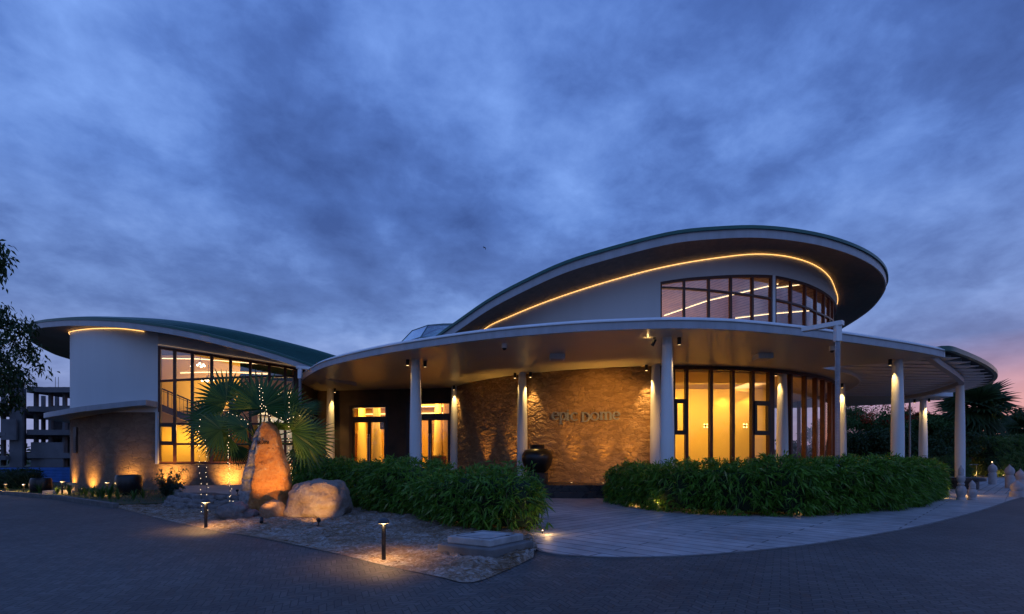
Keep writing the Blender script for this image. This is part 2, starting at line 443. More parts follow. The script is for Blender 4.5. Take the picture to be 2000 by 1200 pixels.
m_plaster = plain('white_plaster', (.70, .71, .70), .75, .03, 1.2, .12, 30, streak=True)
m_white = plain('white_paint', (.82, .83, .83), .5, .05, 3, .05, 20, streak=True)
m_soffit = plain('canopy_soffit', (.53, .50, .455), .36, .05, .6, .10, 1.6)
m_fascia = plain('grey_fascia', (.42, .44, .47), .45, .12, 3, streak=True)
m_soffit_wood = plank('brown_soffit', (.20, .135, .095), 0.3, 1.2, .9)
m_ceil_wood = plank('plank_ceiling', (.42, .26, .16), R(-52), .34, .35)
m_ceil_wing = plank('wing_plank_ceiling', (.26, .14, .08), R(8), .30, .4)
m_green = plain('green_roof_metal', (.02, .12, .095), .4, .15, 4, 0, 40, .0)
m_brownwall = plain('dark_brown_render', (.085, .06, .042), .85, .25, 1.5, .5, 25)
m_frame = plain('mahogany_frame', (.085, .026, .013), .42, .25, 6)
m_frame_dark = plain('dark_bronze_frame', (.035, .02, .016), .45, .2, 5)
m_glass = glassmat('window_glass', (.96, .95, .92), .05)
m_glass_up = glassmat('upper_window_glass', (.92, .88, .88), .20)
m_glass_cyan = glassmat('skylight_glass', (.50, .80, .82), .55)
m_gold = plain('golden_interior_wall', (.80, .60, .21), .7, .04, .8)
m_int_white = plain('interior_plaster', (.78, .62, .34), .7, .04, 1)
m_int_floor = plain('interior_floor', (.22, .16, .10), .25, .1, 2)
m_stone = stone_clad('brown_stone_cladding', (.20, .115, .055), (.32, .185, .09), (.42, .265, .14), 3.2, .7, .04, 1.9)
m_stone_wing = stone_clad('fine_brown_stone', (.15, .10, .068), (.21, .145, .10), (.27, .19, .135), 3.0, .8, .035, 1.7)
m_dark_stone = plain('black_step_stone', (.035, .032, .032), .28, .3, 3, .1, 20)
m_black = plain('black_metal', (.012, .012, .014), .45, .3, 8)
m_blackpot = plain('black_glazed_clay', (.012, .011, .012), .32, .4, 6, .1, 20)
m_concrete = plain('raw_concrete', (.24, .24, .25), .85, .35, .5, .4, 12)
m_conc_box = plain('weathered_concrete', (.40, .395, .385), .85, .3, 3.5, .5, 30)
m_kerb = plain('kerb_concrete', (.16, .155, .15), .85, .3, 3, .5, 25)
m_led = emis('warm_led', (1.0, .52, .15), 3.2)
m_led_soft = emis('cove_led', (1.0, .66, .28), 2.6)
m_led_lin = emis('linear_led', (1.0, .72, .36), 3)
m_bulb = emis('fairy_bulb', (1.0, .72, .38), 3.6)
m_globe = emis('opal_globe', (1.0, .82, .55), 5)
m_lens = emis('lamp_lens', (1.0, .62, .25), 4)
m_lens_dim = emis('lamp_lens_dim', (1.0, .66, .30), 1.5)

# ================================================================ ROUND HALL
HC = Vector((7.5, 34.2, 0)); HR = 12.0
ZF, ZS = 0.5, 5.6                                     # floor and canopy soffit heights
def hit(x, r=HR, far=False):                          # ray through image column x against the drum, in plan
    s = (x - CX) / FPX
    a = s * s + 1; b = -2 * (s * HC.x + HC.y); c = HC.x ** 2 + HC.y ** 2 - r * r
    q = b * b - 4 * a * c; q = math.sqrt(max(0, q))
    d = (-b + (q if far else -q)) / (2 * a)
    return math.atan2(s * d - HC.x, HC.y - d), d
def hp(phi, z, r=HR): return Vector((HC.x + r * math.sin(phi), HC.y - r * math.cos(phi), z))
def zat(y, d): return EYE + (CY - y) / FPX * d
# wall-top line (the LED line), from the left round the front to the right edge
led_px = [(950, 640), (1000, 616), (1100, 577), (1200, 545.5), (1300, 520), (1400, 503), (1480, 495.5), (1550, 503), (1600, 523), (1622, 545), (1632, 570)]
tphi = []; tz = []
for x, y in led_px:
    ph, d = hit(x); tphi.append(ph); tz.append(zat(y, d))
TP = [R(-200), R(-150), R(-100), R(-65)] + tphi + [R(110), R(145), R(160)]
TZ = [8.4, 7.2, 6.6, 7.0] + tz + [9.9, 9.0, 8.4]
def ztop(ph): return cubic(TP, TZ, ph)
RR = 14.12
rim_near = [(889, 650), (960, 602), (1030, 566), (1100, 534), (1170, 512), (1240, 493), (1325, 473.5), (1400, 467), (1455, 464), (1510, 466), (1557, 471.5), (1600, 479), (1644, 491), (1680, 505), (1702, 517), (1718, 530), (1728, 545)]
rim_far = [(1731, 560), (1727, 571), (1717, 587), (1702, 604), (1675, 624), (1644, 643)]
rphi = []; rz = []
for x, y in rim_near: ph, d = hit(x, RR); rphi.append(ph); rz.append(zat(y, d))
for x, y in rim_far: ph, d = hit(x, RR, True); rphi.append(ph); rz.append(zat(y, d))
RP = [R(-200), R(-150), R(-100), R(-70)] + rphi + [R(130), R(160)]
RZ = [8.3, 7.0, 6.25, 6.55] + rz + [9.2, 8.3]
_o = sorted(zip(RP, RZ)); RP = [a for a, b in _o]; RZ = [b for a, b in _o]
# light smoothing of the measured rim
def rimz(ph): return sum(cubic(RP, RZ, ph + k * R(1.2)) for k in (-2, -1, 0, 1, 2)) / 5

hall = thing('round_hall', 'round hall with white drum, brown stone base and large tilted oval roof', 'building', (HC.x, HC.y, 0))
NP = 180
PH = [R(-199) + R(358) * i / NP for i in range(NP + 1)]
phS = hit(1316)[0]                                     # stone ends, glazing begins
phW = hit(1290)[0]
# stone base wall
mb = MB(); aa = [R(-199) + (phS - R(-199)) * i / 120 for i in range(121)]
PHL = R(-64)
ab = [a for a in aa if a <= PHL] + [PHL]
mb.grid([[hp(a, ZF - .5) for a in ab], [hp(a, ZS - .003) for a in ab]], flip=False)
def stone_relief(a, z):                                # individual stones standing proud of the joints
    q = Vector((a * HR * 2.3, 0, z * 4.2)); q.x += .55 * noise.noise(q * .5); q.z += .55 * noise.noise(q * .5 + Vector((7, 3, 1)))
    dd, pp = noise.voronoi(q * 1.2)
    e = min(1.0, (dd[1] - dd[0]) * 7.0)
    tilt = noise.noise(Vector((pp[0].x * 3.1, pp[0].z * 5.3, 2.2)))
    sl = (q.x * 1.2 - pp[0].x) * noise.noise(Vector((pp[0].z * 4.1, 3.3, pp[0].x * 2.7))) + (q.z * 1.2 - pp[0].z) * noise.noise(Vector((pp[0].z * 2.1, 9.3, pp[0].x * 5.7)))
    return .022 * e + .03 * tilt + .045 * sl + .010 * noise.noise(Vector((a * HR * 9, 1, z * 13))) + .010 * noise.noise(Vector((a * HR * 23, 4, z * 31)))
ac = [PHL + (phS - PHL) * i / 540 for i in range(541)]
zcw = [ZF - .5 + (ZS - .003 - ZF + .5) * j / 210 for j in range(211)]
mb.grid([[hp(a, z, HR + (stone_relief(a, z) if 0 < j < 210 else .0)) for a in ac] for j, z in enumerate(zcw)], flip=False)
mb.grid([[hp(a, ZF - .5, HR - .3) for a in aa], [hp(a, ZS - .003, HR - .3) for a in aa]], flip=True)
mb.grid([[hp(phS, ZF, HR), hp(phS, ZF, HR - .3)], [hp(phS, ZS, HR), hp(phS, ZS, HR - .3)]])
mb.build('stone_wall', m_stone, hall, True)
# white upper drum, with the strip window left open
win_v = [1291, 1337, 1385.5, 1429, 1471.5, 1508]
win_v2 = [1516, 1547, 1575, 1596, 1612, 1622, 1629]
wt = [(1291, 550.5), (1337, 543.5), (1385, 539.5), (1430, 537), (1472, 536.5), (1508, 537.5), (1516, 538.5), (1547, 545), (1575, 553), (1596, 562), (1612, 571), (1622, 579), (1629, 587)]
WP = []; WZ = []
for x, y in wt: ph, d = hit(x); WP.append(ph); WZ.append(zat(y, d))
WP.append(R(80)); WZ.append(WZ[-1] - .1)
def wtop(ph): return cubic(WP, WZ, ph)
WB = 6.9
phE = R(80)
mb = MB()
def wall_strip(a0, a1, f0, f1, n=60):
    al = [a0 + (a1 - a0) * i / n for i in range(n + 1)]
    mb.grid([[hp(a, f0(a)) for a in al], [hp(a, f1(a)) for a in al]])
    mb.grid([[hp(a, f0(a), HR - .25) for a in al], [hp(a, f1(a), HR - .25) for a in al]], flip=True)
wall_strip(R(-199), phW, lambda a: ZS, lambda a: ztop(a) + .05, 90)
wall_strip(phW, phE, lambda a: ZS, lambda a: WB)
wall_strip(phW, phE, lambda a: wtop(a), lambda a: ztop(a) + .05)
wall_strip(phE, R(159), lambda a: ZS, lambda a: ztop(a) + .05, 30)
# reveals
al = [phW + (phE - phW) * i / 40 for i in range(41)]
mb.grid([[hp(a, wtop(a)) for a in al], [hp(a, wtop(a), HR - .25) for a in al]], flip=True)
mb.grid([[hp(a, WB) for a in al], [hp(a, WB, HR - .25) for a in al]])
mb.grid([[hp(phW, WB), hp(phW, wtop(phW))], [hp(phW, WB, HR - .25), hp(phW, wtop(phW), HR - .25)]])
mb.build('white_drum_wall', m_plaster, hall, 40)
# strip windows
mid = [(1291, 561), (1385, 566.5), (1430, 571.5), (1508, 583), (1516, 585), (1547, 592), (1575, 600), (1600, 611), (1629, 627)]
MP = []; MZ = []
for x, y in mid: ph, d = hit(x); MP.append(ph); MZ.append(zat(y, d))
def wmid(ph): return cubic(MP, MZ, ph)
for vs, nm in ((win_v, 'strip_window'), (win_v2, 'strip_window')):
    mb = MB(); ph = [hit(x)[0] for x in vs]
    if vs is win_v2: ph = ph + [phE]
    for a in ph: mb.bar(hp(a, WB, HR - .08), hp(a, wtop(a), HR - .08), .09, .12, (math.sin(a), -math.cos(a), 0))
    for a, b in zip(ph, ph[1:]):
        for k in range(4):
            p, q = lerp(a, b, k / 4), lerp(a, b, (k + 1) / 4)
            for f, w in ((wtop, .11), (wmid, .08)):
                mb.bar(hp(p, f(p) - (w / 2 if f is wtop else 0), HR - .075), hp(q, f(q) - (w / 2 if f is wtop else 0), HR - .075), .11, w)
            mb.bar(hp(p, WB + .05, HR - .075), hp(q, WB + .05, HR - .075), .11, .09)
    w = mb.build('strip_window', m_frame, hall)
    for a, b in zip(ph, ph[1:]):
        for f0, f1 in ((lambda t: WB, wmid), (wmid, wtop)):
            g = MB(); t = [lerp(a, b, k / 4) for k in range(5)]
            g.grid([[hp(p, f0(p), HR - .1) for p in t], [hp(p, f1(p), HR - .1) for p in t]])
            g.build('pane', m_glass_up, w, True)
if True:   # slim post between the two windows
    mb = MB(); a0, a1 = hit(1509.5)[0], hit(1514.5)[0]
    am = (a0 + a1) / 2
    mb.bar(hp(am, WB, HR - .06), hp(am, wtop(am), HR - .06), .16, .12, (math.sin(am), -math.cos(am), 0))
    mb.build('white_post', m_white, hall)

# roof: soffit, fascia, green trim and shell
FH, TH = .34, .11
mb = MB()
mb.grid([[hp(a, lerp(ztop(a), rimz(a), t) + .02, lerp(HR - .02, RR, t)) for a in PH] for t in (0, .2, .4, .6, .8, 1)], flip=True)
mb.build('roof_soffit', m_soffit_wood, hall, True)
mb = MB()
mb.grid([[hp(a, rimz(a), RR) for a in PH], [hp(a, rimz(a) + FH, RR + .02) for a in PH]])
mb.grid([[hp(a, rimz(a), RR) for a in PH], [hp(a, rimz(a) + .018, RR - .06) for a in PH]], flip=True)
mb.build('roof_fascia', m_fascia, hall, True)
mb = MB()
mb.grid([[hp(a, rimz(a) + FH, RR + .02) for a in PH], [hp(a, rimz(a) + FH - .02, RR + .10) for a in PH], [hp(a, rimz(a) + FH + TH, RR + .10) for a in PH]])
zc = sum(rimz(a) for a in PH) / len(PH)
def shell(a, t):
    e = rimz(a) + FH + TH; k = t ** 2.6
    return hp(a, lerp(11.3, e, k) , (RR + .10) * t)
mb.grid([[shell(a, t) for a in PH] for t in (1, .97, .93, .85, .7, .5, .3, .1, .001)])
mb.build('green_roof', m_green, hall, 40)
# ceiling inside the drum
mb = MB()
zin = sum(ztop(a) for a in PH) / len(PH)
def ceil_pt(a, t): return hp(a, lerp(zin + .5, ztop(a) - .02, t ** 1.5), (HR - .26) * t)
mb.grid([[ceil_pt(a, t) for a in PH] for t in (1, .8, .6, .4, .2, .001)], flip=True)
mb.build('plank_ceiling', m_ceil_wood, hall, True)
# floors inside
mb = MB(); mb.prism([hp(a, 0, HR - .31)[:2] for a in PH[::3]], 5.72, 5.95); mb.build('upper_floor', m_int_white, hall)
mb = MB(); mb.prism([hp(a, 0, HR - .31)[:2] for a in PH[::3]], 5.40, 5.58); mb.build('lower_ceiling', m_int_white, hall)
mb = MB(); mb.prism([hp(a, 0, HR - .02)[:2] for a in PH[::3]], 0.0, ZF + .02); mb.build('ground_floor', m_int_floor, hall)
# LED line under the eave
mb = MB(); pts = [hp(a, ztop(a) - .035, HR + .035) for a in PH if R(-62) < a < R(66)]
mb.tube(pts, .009, 6); mb.build('eave_light_strip', m_led, hall, True)

# lower glazing
mul = [1342, 1390, 1433, 1472, 1508, 1547, 1575, 1596, 1611, 1625, 1631]
ph = [phS] + [hit(x)[0] for x in mul] + [R(74), R(82), R(92), R(102), R(112), R(122), R(132), R(142), R(152), R(158.5)]
frm = MB()
ZT = ZS - .004
for i, a in enumerate(ph):
    wdt = .30 if abs(a - hit(1508)[0]) < 1e-6 else (.13 if i < 5 else .11)
    frm.bar(hp(a, ZF + .02, HR - .1), hp(a, ZT, HR - .1), wdt, .2, (math.sin(a), -math.cos(a), 0))
for a, b in zip(ph, ph[1:]):
    for k in range(4):
        p, q = lerp(a, b, k / 4), lerp(a, b, (k + 1) / 4)
        frm.bar(hp(p, ZT - .08, HR - .09), hp(q, ZT - .08, HR - .09), .17, .16)
        frm.bar(hp(p, ZF + .1, HR - .09), hp(q, ZF + .1, HR - .09), .17, .16)
gl = frm.build('curtain_glazing', m_frame, hall)
for i, (a, b) in enumerate(zip(ph, ph[1:])):
    g = MB(); t = [lerp(a, b, k / 4) for k in range(5)]
    g.grid([[hp(p, ZF + .1, HR - .11) for p in t], [hp(p, ZT - .08, HR - .11) for p in t]])
    g.build('pane', m_glass, gl, True)
for (a, b, y0, y1, xx) in ((ph[0], ph[1], 784, 845, 1325), (ph[4], ph[5], 788, 846, 1490)):     # opening casements
    d = hit(xx)[1]; z1, z0 = zat(y0, d), zat(y1, d)
    cs = MB(); e = .004
    a2, b2 = a + .003, b - .003 - (.010 if a > 0 else 0)
    for z in (z0, z1): cs.bar(hp(a2, z, HR - .03), hp(b2, z, HR - .03), .14, .19)
    for p in (a2 + .004, b2 - .004): cs.bar(hp(p, z0, HR - .03), hp(p, z1, HR - .03), .13, .16, (math.sin(p), -math.cos(p), 0))
    cs.build('casement', m_frame_dark, gl)
# golden partition behind the glazing
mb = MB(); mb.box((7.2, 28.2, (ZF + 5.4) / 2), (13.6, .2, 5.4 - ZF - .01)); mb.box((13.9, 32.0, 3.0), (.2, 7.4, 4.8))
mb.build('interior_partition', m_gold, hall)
for xx in (1378, 1455):
    p = P(xx, 832, 28.0)
    t = thing('wall_sconce', 'small star shaped wall sconce seen through the %s curved glass panel' % ('second wide' if xx < 1400 else 'fourth tall'), 'wall lamp', (p.x, 28.08, p.z), 'sconces on the golden wall')
    mb = MB(); mb.box((p.x, 28.03, p.z), (.09, .1, .09), 0); mb.build('lamp_body', m_black, t)
    for dx, dz in ((.075, .075), (-.075, .075), (.075, -.075), (-.075, -.075)):
        mb = MB(); mb.ball((p.x + dx, 27.97, p.z + dz), .04, 8, 6); mb.build('lens', m_lens, t, True)
    for dx, dz in ((1, 1), (-1, 1), (1, -1), (-1, -1)):
        lamp('sconce_light', 'SPOT', (p.x + .07 * dx, 27.99, p.z + .07 * dz), 330, (1, .75, .38), t, (p.x + .6 * dx, 28.09, p.z + .6 * dz), .01, 48, .9)
# interior lights, lower and upper room
lamp('room_light', 'AREA', (8.0, 25.9, 5.36), 560, (1, .55, .09), hall, (8.0, 27.4, 1.5), sx=8, sy=.5)
for xx in (4.6, 8.9, 11.6, 12.9): lamp('room_downlight', 'SPOT', (xx, 27.55, 5.34), 130, (1, .58, .12), hall, (xx, 27.9, 3.0), .05, 95, .8)
lamp('room_light', 'AREA', (2.5, 26.8, 5.36), 90, (1, .55, .09), hall, (3.5, 27.9, 2.0), sx=2, sy=.4)
lamp('room_light', 'AREA', (16.5, 32, 5.36), 70, (1, .56, .12), hall, (16.5, 32, 0), sx=3, sy=4)
lamp('room_light', 'AREA', (8.5, 31, 6.1), 620, (1, .62, .36), hall, (9.5, 31, 11), sx=10, sy=9)
def linear(px, label, drop=.25):
    pts = [P(x, y, d) for x, y, d in px]
    t = thing('linear_light', label, 'ceiling light', pts[0], 'linear lights under the plank ceiling')
    mb = MB(); mb.tube(pts, .02, 6); mb.build('tube', m_led_lin, t)
    mb = MB(); up = [p + Vector((0, 0, .07)) for p in pts]
    for a, b in zip(up, up[1:]): mb.bar(a, b, .07, .05)
    mb.build('housing', m_white, t)
linear([(1297, 617, 27.5), (1382, 588, 27.0), (1440, 574, 26.5), (1520, 555, 26)], 'long linear ceiling light slanting across the left strip window')
linear([(1292, 568, 26.0), (1362, 546, 25.5)], 'short linear ceiling light high at the left end of strip window')
linear([(1436, 622, 28.0), (1500, 614, 27.5), (1585, 607, 27)], 'low linear ceiling light behind both upper strip windows')
linear([(1516, 563, 26), (1572, 555, 26)], 'short linear ceiling light high in the right strip window')

# ================================================================ ENTRANCE CANOPY (white, flat, curved) and its columns
rim_px = [(587, 752), (590, 744), (597, 737), (613, 727), (635, 717), (685, 704), (760, 689), (860, 674), (960, 661.5), (1060, 652.5), (1150, 646.5), (1240, 643), (1300, 641.5), (1370, 642), (1450, 645.5), (1560, 655.5), (1650, 667), (1740, 679.5), (1800, 689), (1846, 698)]
rim = [Z(x, y, ZS) for x, y in rim_px]
rim = spline([Vector((-11.6, 30.2, ZS))] + rim, 110)
canopy = thing('entrance_canopy', 'white curved flat canopy on tapered white columns round the hall entrance', 'canopy', (4, 22, 0))
inner = [hp(R(-110) + R(195) * i / 60, ZS, HR - .35) for i in range(61)]
# solid crescent: rim -> hall wall; right horn ends in a point
tipR = rim[-1]
hornin = spline([tipR, Vector((16.5, 21.2, ZS)), Vector((15.3, 21.9, ZS)), Vector((14.3, 22.3, ZS)), Vector((13.75, 22.75, ZS)), hp(R(31), ZS, 13.05), hp(R(38), ZS, 13.05), hp(R(45), ZS, 13.05), hp(R(52), ZS, 13.05), hp(R(60), ZS, 13.05), hp(R(75), ZS, 13.05), hp(R(90), ZS, 13.05), hp(R(110), ZS, 13.05)], 60)
poly = [Vector((-11.6, 31, ZS))] + rim + hornin[1:] + [hp(R(110), ZS, HR - .35)] + inner[::-1][:] + [Vector((-4, 36, ZS)), Vector((-11.6, 36, ZS))]
poly2 = [(p.x, p.y) for p in rim] + [(p.x, p.y) for p in hornin[1:]] + [(p.x, p.y) for p in [hp(R(110), 0, HR - .3)] + [hp(R(105 - 5 * i), 0, HR - .3) for i in range(37)]] + [(-6, 33.5), (-11.6, 33.5)]
def poly_mesh(name, poly, z, mat, parent, flip, thick=0):
    import bmesh
    bm = bmesh.new(); vs = [bm.verts.new((p[0], p[1], z)) for p in poly]
    es = [bm.edges.new((vs[i], vs[(i + 1) % len(vs)])) for i in range(len(vs))]
    bmesh.ops.triangle_fill(bm, use_beauty=True, use_dissolve=False, edges=es)
    for f in bm.faces:
        if (f.normal.z > 0) == flip: f.normal_flip()
    m = MB(); m.v = [tuple(v.co) for v in bm.verts]; bm.verts.index_update()
    m.f = [tuple(v.index for v in f.verts) for f in bm.faces]; bm.free()
    return m.build(name, mat, parent)
poly_mesh('soffit', poly2, ZS, m_soffit, canopy, True)
poly_mesh('roof_deck', poly2, ZS + .30, m_concrete, canopy, False)
mb = MB()
mb.sweep(rim, [(-.0, -.004), (-.0, .24), (.10, .24), (.10, -.004)], cap=True)
mb.build('fascia', m_fascia, canopy, 40)
mb = MB()                                              # upstand leaning back, catching the sky
mb.sweep(rim, [(-.05, .243), (-.05, .275), (.05, .355), (.25, .355), (.25, .243)], cap=True)
mb.build('coping', m_white, canopy, 30)
mb = MB(); mb.sweep(hornin, [(.0, -.003), (.0, .36), (.08, .36), (.08, -.003)], cap=True); mb.build('inner_fascia', m_white, canopy, 40)
cols = {}
def column(key, x, ytop, zt=ZS, zb=.35, rt=.175, rb=.25, xy=None):
    p = Z(x, ytop, ZS) if xy is None else Vector((xy[0], xy[1], zt))
    cols[key] = p
    h = zt - zb; pr = []
    for k in range(13):
        t = k / 12
        r = rb * (1 - .16 * max(0, .25 - t) / .25 * .4) if t < .35 else lerp(rb, rt, ((t - .35) / .65) ** 1.4)
        pr.append((r, h * t))
    mb = MB(); mb.lathe(pr, (p.x, p.y, zb), 28)
    mb.build('column', m_white, canopy, 40)
column('A', 645, 760); column('B', 812, 703); column('C', 888, 755); column('D', 1020, 728.5); column('E', 1281, 713.5)
column('F', 1303, 659.5, rb=.23, rt=.15); column('G', 1528, 725); column('H', 1643, 751); column('I', 1753, 703, rb=.235)
column('J', 1803, 780)
# rear canopy ring on the right
mb = MB(); far = [(17.6, 33.0), (20, 32.9), (24, 33.0), (28.6, 33.2), (29.2, 35), (28.6, 38), (24, 40.5), (17, 42), (12, 46), (9, 46), (14, 44), (17, 40)]
poly_mesh('rear_soffit', far, ZS + .002, m_soffit, canopy, True)
poly_mesh('rear_deck', far, ZS + .42, m_concrete, canopy, False)
mb.sweep([Vector((x, y, ZS)) for x, y in far], [(0, 0), (0, .40), (.08, .40), (.08, 0)], closed=True); mb.build('rear_fascia', m_white, canopy, 40)

# ---- louvred pergola with green rim
pg = thing('louvred_pergola', 'green rimmed oval pergola of white louvres at the right end', 'pergola', (22, 27, 0))
go = [Z(x, y, 5.98) for x, y in [(1815, 686), (1832, 679.5), (1855, 678.5), (1878, 686), (1900, 695), (1920, 704.5), (1935, 714), (1944, 722), (1947.5, 729), (1945, 736), (1938, 742), (1920, 749.5), (1900, 754.5), (1880, 758.5)]]
go = spline(go, 70)
pout = [(p.x, p.y) for p in go] + [(26.5, 34.5), (19, 34), (16.5, 30), (14.6, 23.5), (15.6, 21.6)]
poly_mesh('green_roof', pout, 6.02, m_green, pg, False)
poly_mesh('roof_underside', pout, 5.90, plain('shaded_green_underside', (.012, .026, .024), .7, .1), pg, True)  # underside darkened in colour so the louvre gaps read as shade
mb = MB(); mb.sweep(go, [(-.03, -.14), (-.03, .05), (.12, .05), (.12, -.14)]); mb.build('green_rim', m_green, pg, 40)
def inside(pt, poly):
    c = False; n = len(poly); j = n - 1
    for i in range(n):
        if (poly[i][1] > pt[1]) != (poly[j][1] > pt[1]) and pt[0] < (poly[j][0] - poly[i][0]) * (pt[1] - poly[i][1]) / (poly[j][1] - poly[i][1]) + poly[i][0]: c = not c
        j = i
    return c
for k in range(14):                                   # louvre blades running along X, slightly receding
    y0 = 20.9 + k * .80; run = []
    for i in range(240):
        x = 14.0 + i * .06; y = y0 + (x - 14) * .10
        if inside((x + .55, y), pout) and inside((x - .1, y), pout) and inside((x, y - .25), pout): run.append((x, y))
    if len(run) > 8:
        mb = MB(); a, b = run[0], run[-1]
        mb.bar((a[0], a[1], 5.72), (b[0], b[1], 5.72), .62, .012)
        mb.bar((a[0] + .1, a[1] + .0, 5.81), (b[0] - .1, b[1] + .0, 5.81), .04, .17)
        mb.build('louvre', m_white, pg)
K = P(1875, 745, 26.6); K.z = 5.35
arc = spline([Vector((15.9, 20.0, 5.78)), Vector((16.5, 20.35, 5.70)), Vector((17.4, 21.0, 5.54)), Vector((18.8, 22.2, 5.49)), Vector((21.0, 24.2, 5.47)), Vector((23.3, 26.6, 5.5)), Vector((24.6, 29.4, 5.5)), Vector((25.2, 31.2, 5.5)), Vector((25.4, 33.0, 5.5))], 40)
mb = MB(); mb.sweep(arc, [(-.11, -.12), (-.11, .11), (.11, .11), (.11, -.12)]); mb.build('ring_beam', plain('shaded_beam_grey', (.40, .41, .42), .55, .06), pg, 40)  # grey carries the dim shade of the beam's underside in its colour
pr = [(.21, 0), (.215, 1.2), (.21, 2.5), (.19, 3.8), (.17, 4.76)]
mb = MB(); mb.lathe(pr, (K.x, K.y, .6), 28); mb.build('column', m_white, pg, 40)

# ---- plinth and steps
pl = [(-12.5, 36), (-12.2, 29.2), (-10.5, 27), (-8.0, 24.6), (-4.5, 22.4), (-1.5, 21.2), (1.2, 20.75), (4.2, 20.7), (7, 19.8), (10, 19.5), (14, 20.5), (17, 22.5), (20, 26), (21.5, 30), (21.5, 36), (30, 36), (30, 44), (-12.5, 44)]
mb = MB(); mb.prism(pl, -.02, ZF); o = mb.build('terrace_plinth', m_dark_stone); put(o, kind='structure')
mb = MB(); mb.prism([(-1.2, 20.3), (4.6, 20.2), (4.6, 20.69), (-1.2, 20.95)], -.02, .25); o = mb.build('entrance_step', m_dark_stone)
put(o, 'low black stone step between the two bamboo hedges', 'step')

# ================================================================ LOBBY BLOCK between hall and wing
lob = thing('lobby_block', 'dark brown lobby block with two glazed double doors under the canopy', 'building', (-7, 34, 0))
A0 = Vector((-12.35, 30.7, 0)); A1 = Vector((-2.6, 29.0, 0))
ux = (A1 - A0).normalized(); un = Vector((ux.y, -ux.x, 0))           # outward (towards viewer)
def lw(x): # distance along wall for image column x
    s = (x - CX) / FPX
    # A0 + ux*t ; X = s*Y
    t = (s * A0.y - A0.x) / (ux.x - s * ux.y); return t
Lw = (A1 - A0).length
def lwo(x, o):                                         # distance along the wall, o metres behind it, seen in image column x
    s = (x - CX) / FPX; q = A0 + un * o
    return (s * q.y - q.x) / (ux.x - s * ux.y)
def wp(t, z, o=0): q = A0 + ux * t + un * o; return Vector((q.x, q.y, z))
doors = [(683, 756, 796.5, 814, 822), (795, 881, 789, 808.5, 818)]
spans = []
for xl, xr, yt, ym, yd in doors:
    t0, t1 = lw(xl), lw(xr); d = wp((t0 + t1) / 2, 0).y
    spans.append((t0, t1, zat(yt, d), zat(ym, d), zat(yd, d)))
mb = MB()
def wbox(m, t0, t1, z0, z1, o0=0, o1=-.3):
    m.add([wp(t0, z0, o0), wp(t1, z0, o0), wp(t1, z1, o0), wp(t0, z1, o0), wp(t0, z0, o1), wp(t1, z0, o1), wp(t1, z1, o1), wp(t0, z1, o1)],
          [(0, 1, 2, 3), (5, 4, 7, 6), (1, 5, 6, 2), (4, 0, 3, 7), (3, 2, 6, 7), (4, 5, 1, 0)])
edges = [0] + [v for s in spans for v in s[:2]] + [Lw]
for i in range(0, len(edges), 2): wbox(mb, edges[i], edges[i + 1], ZF, ZS - .004)
for s in spans: wbox(mb, s[0], s[1], s[2] + .12, ZS - .004)
mb.build('wall', m_brownwall, lob)
for s in spans:
    t0, t1, zt, zm, zd = s; fr = MB(); w = .11
    wbox(fr, t0 - .03, t0 + .2, ZF, zt + .14, .03, -.2); wbox(fr, t1 - .1, t1 + .05, ZF, zt + .14, .03, -.2)
    wbox(fr, t0 + .2, t1 - .1, zt, zt + .14, .03, -.2); wbox(fr, t0 + .2, t1 - .1, zd, zm, .03, -.2)
    dd = fr.build('double_door', m_frame_dark, lob)
    g = MB(); wbox(g, t0 + .2, t1 - .1, zm, zt, -.07, -.08); g.build('transom_pane', m_glass, dd)
    tm = (t0 + t1) / 2 + .05
    for a, b in ((t0 + .2, tm), (tm, t1 - .1)):
        lf = MB(); e = .004
        wbox(lf, a + e, a + .10, ZF + .02, zd - e, -.02, -.1); wbox(lf, b - .10, b - e, ZF + .02, zd - e, -.02, -.1)
        wbox(lf, a + .1, b - .1, zd - .1, zd - e, -.02, -.1); wbox(lf, a + .1, b - .1, ZF + .02, ZF + .2, -.02, -.1)
        lf.build('door_leaf', m_frame_dark, dd)
        g = MB(); wbox(g, a + .1, b - .1, ZF + .2, zd - .1, -.055, -.065); g.build('pane', m_glass, dd)
        h = MB(); tt = b - .05 if a < tm - .2 else a + .05
        h.tube([wp(tt, 1.0, .06), wp(tt, 3.0, .06)], .022, 8)
        h.tube([wp(tt, 1.2, .06), wp(tt, 1.2, -.02)], .012, 6); h.tube([wp(tt, 2.8, .06), wp(tt, 2.8, -.02)], .012, 6)
        h.build('handle', plain('brushed_steel', (.5, .48, .45), .3, .1, 3, 0, 40, .9), dd)
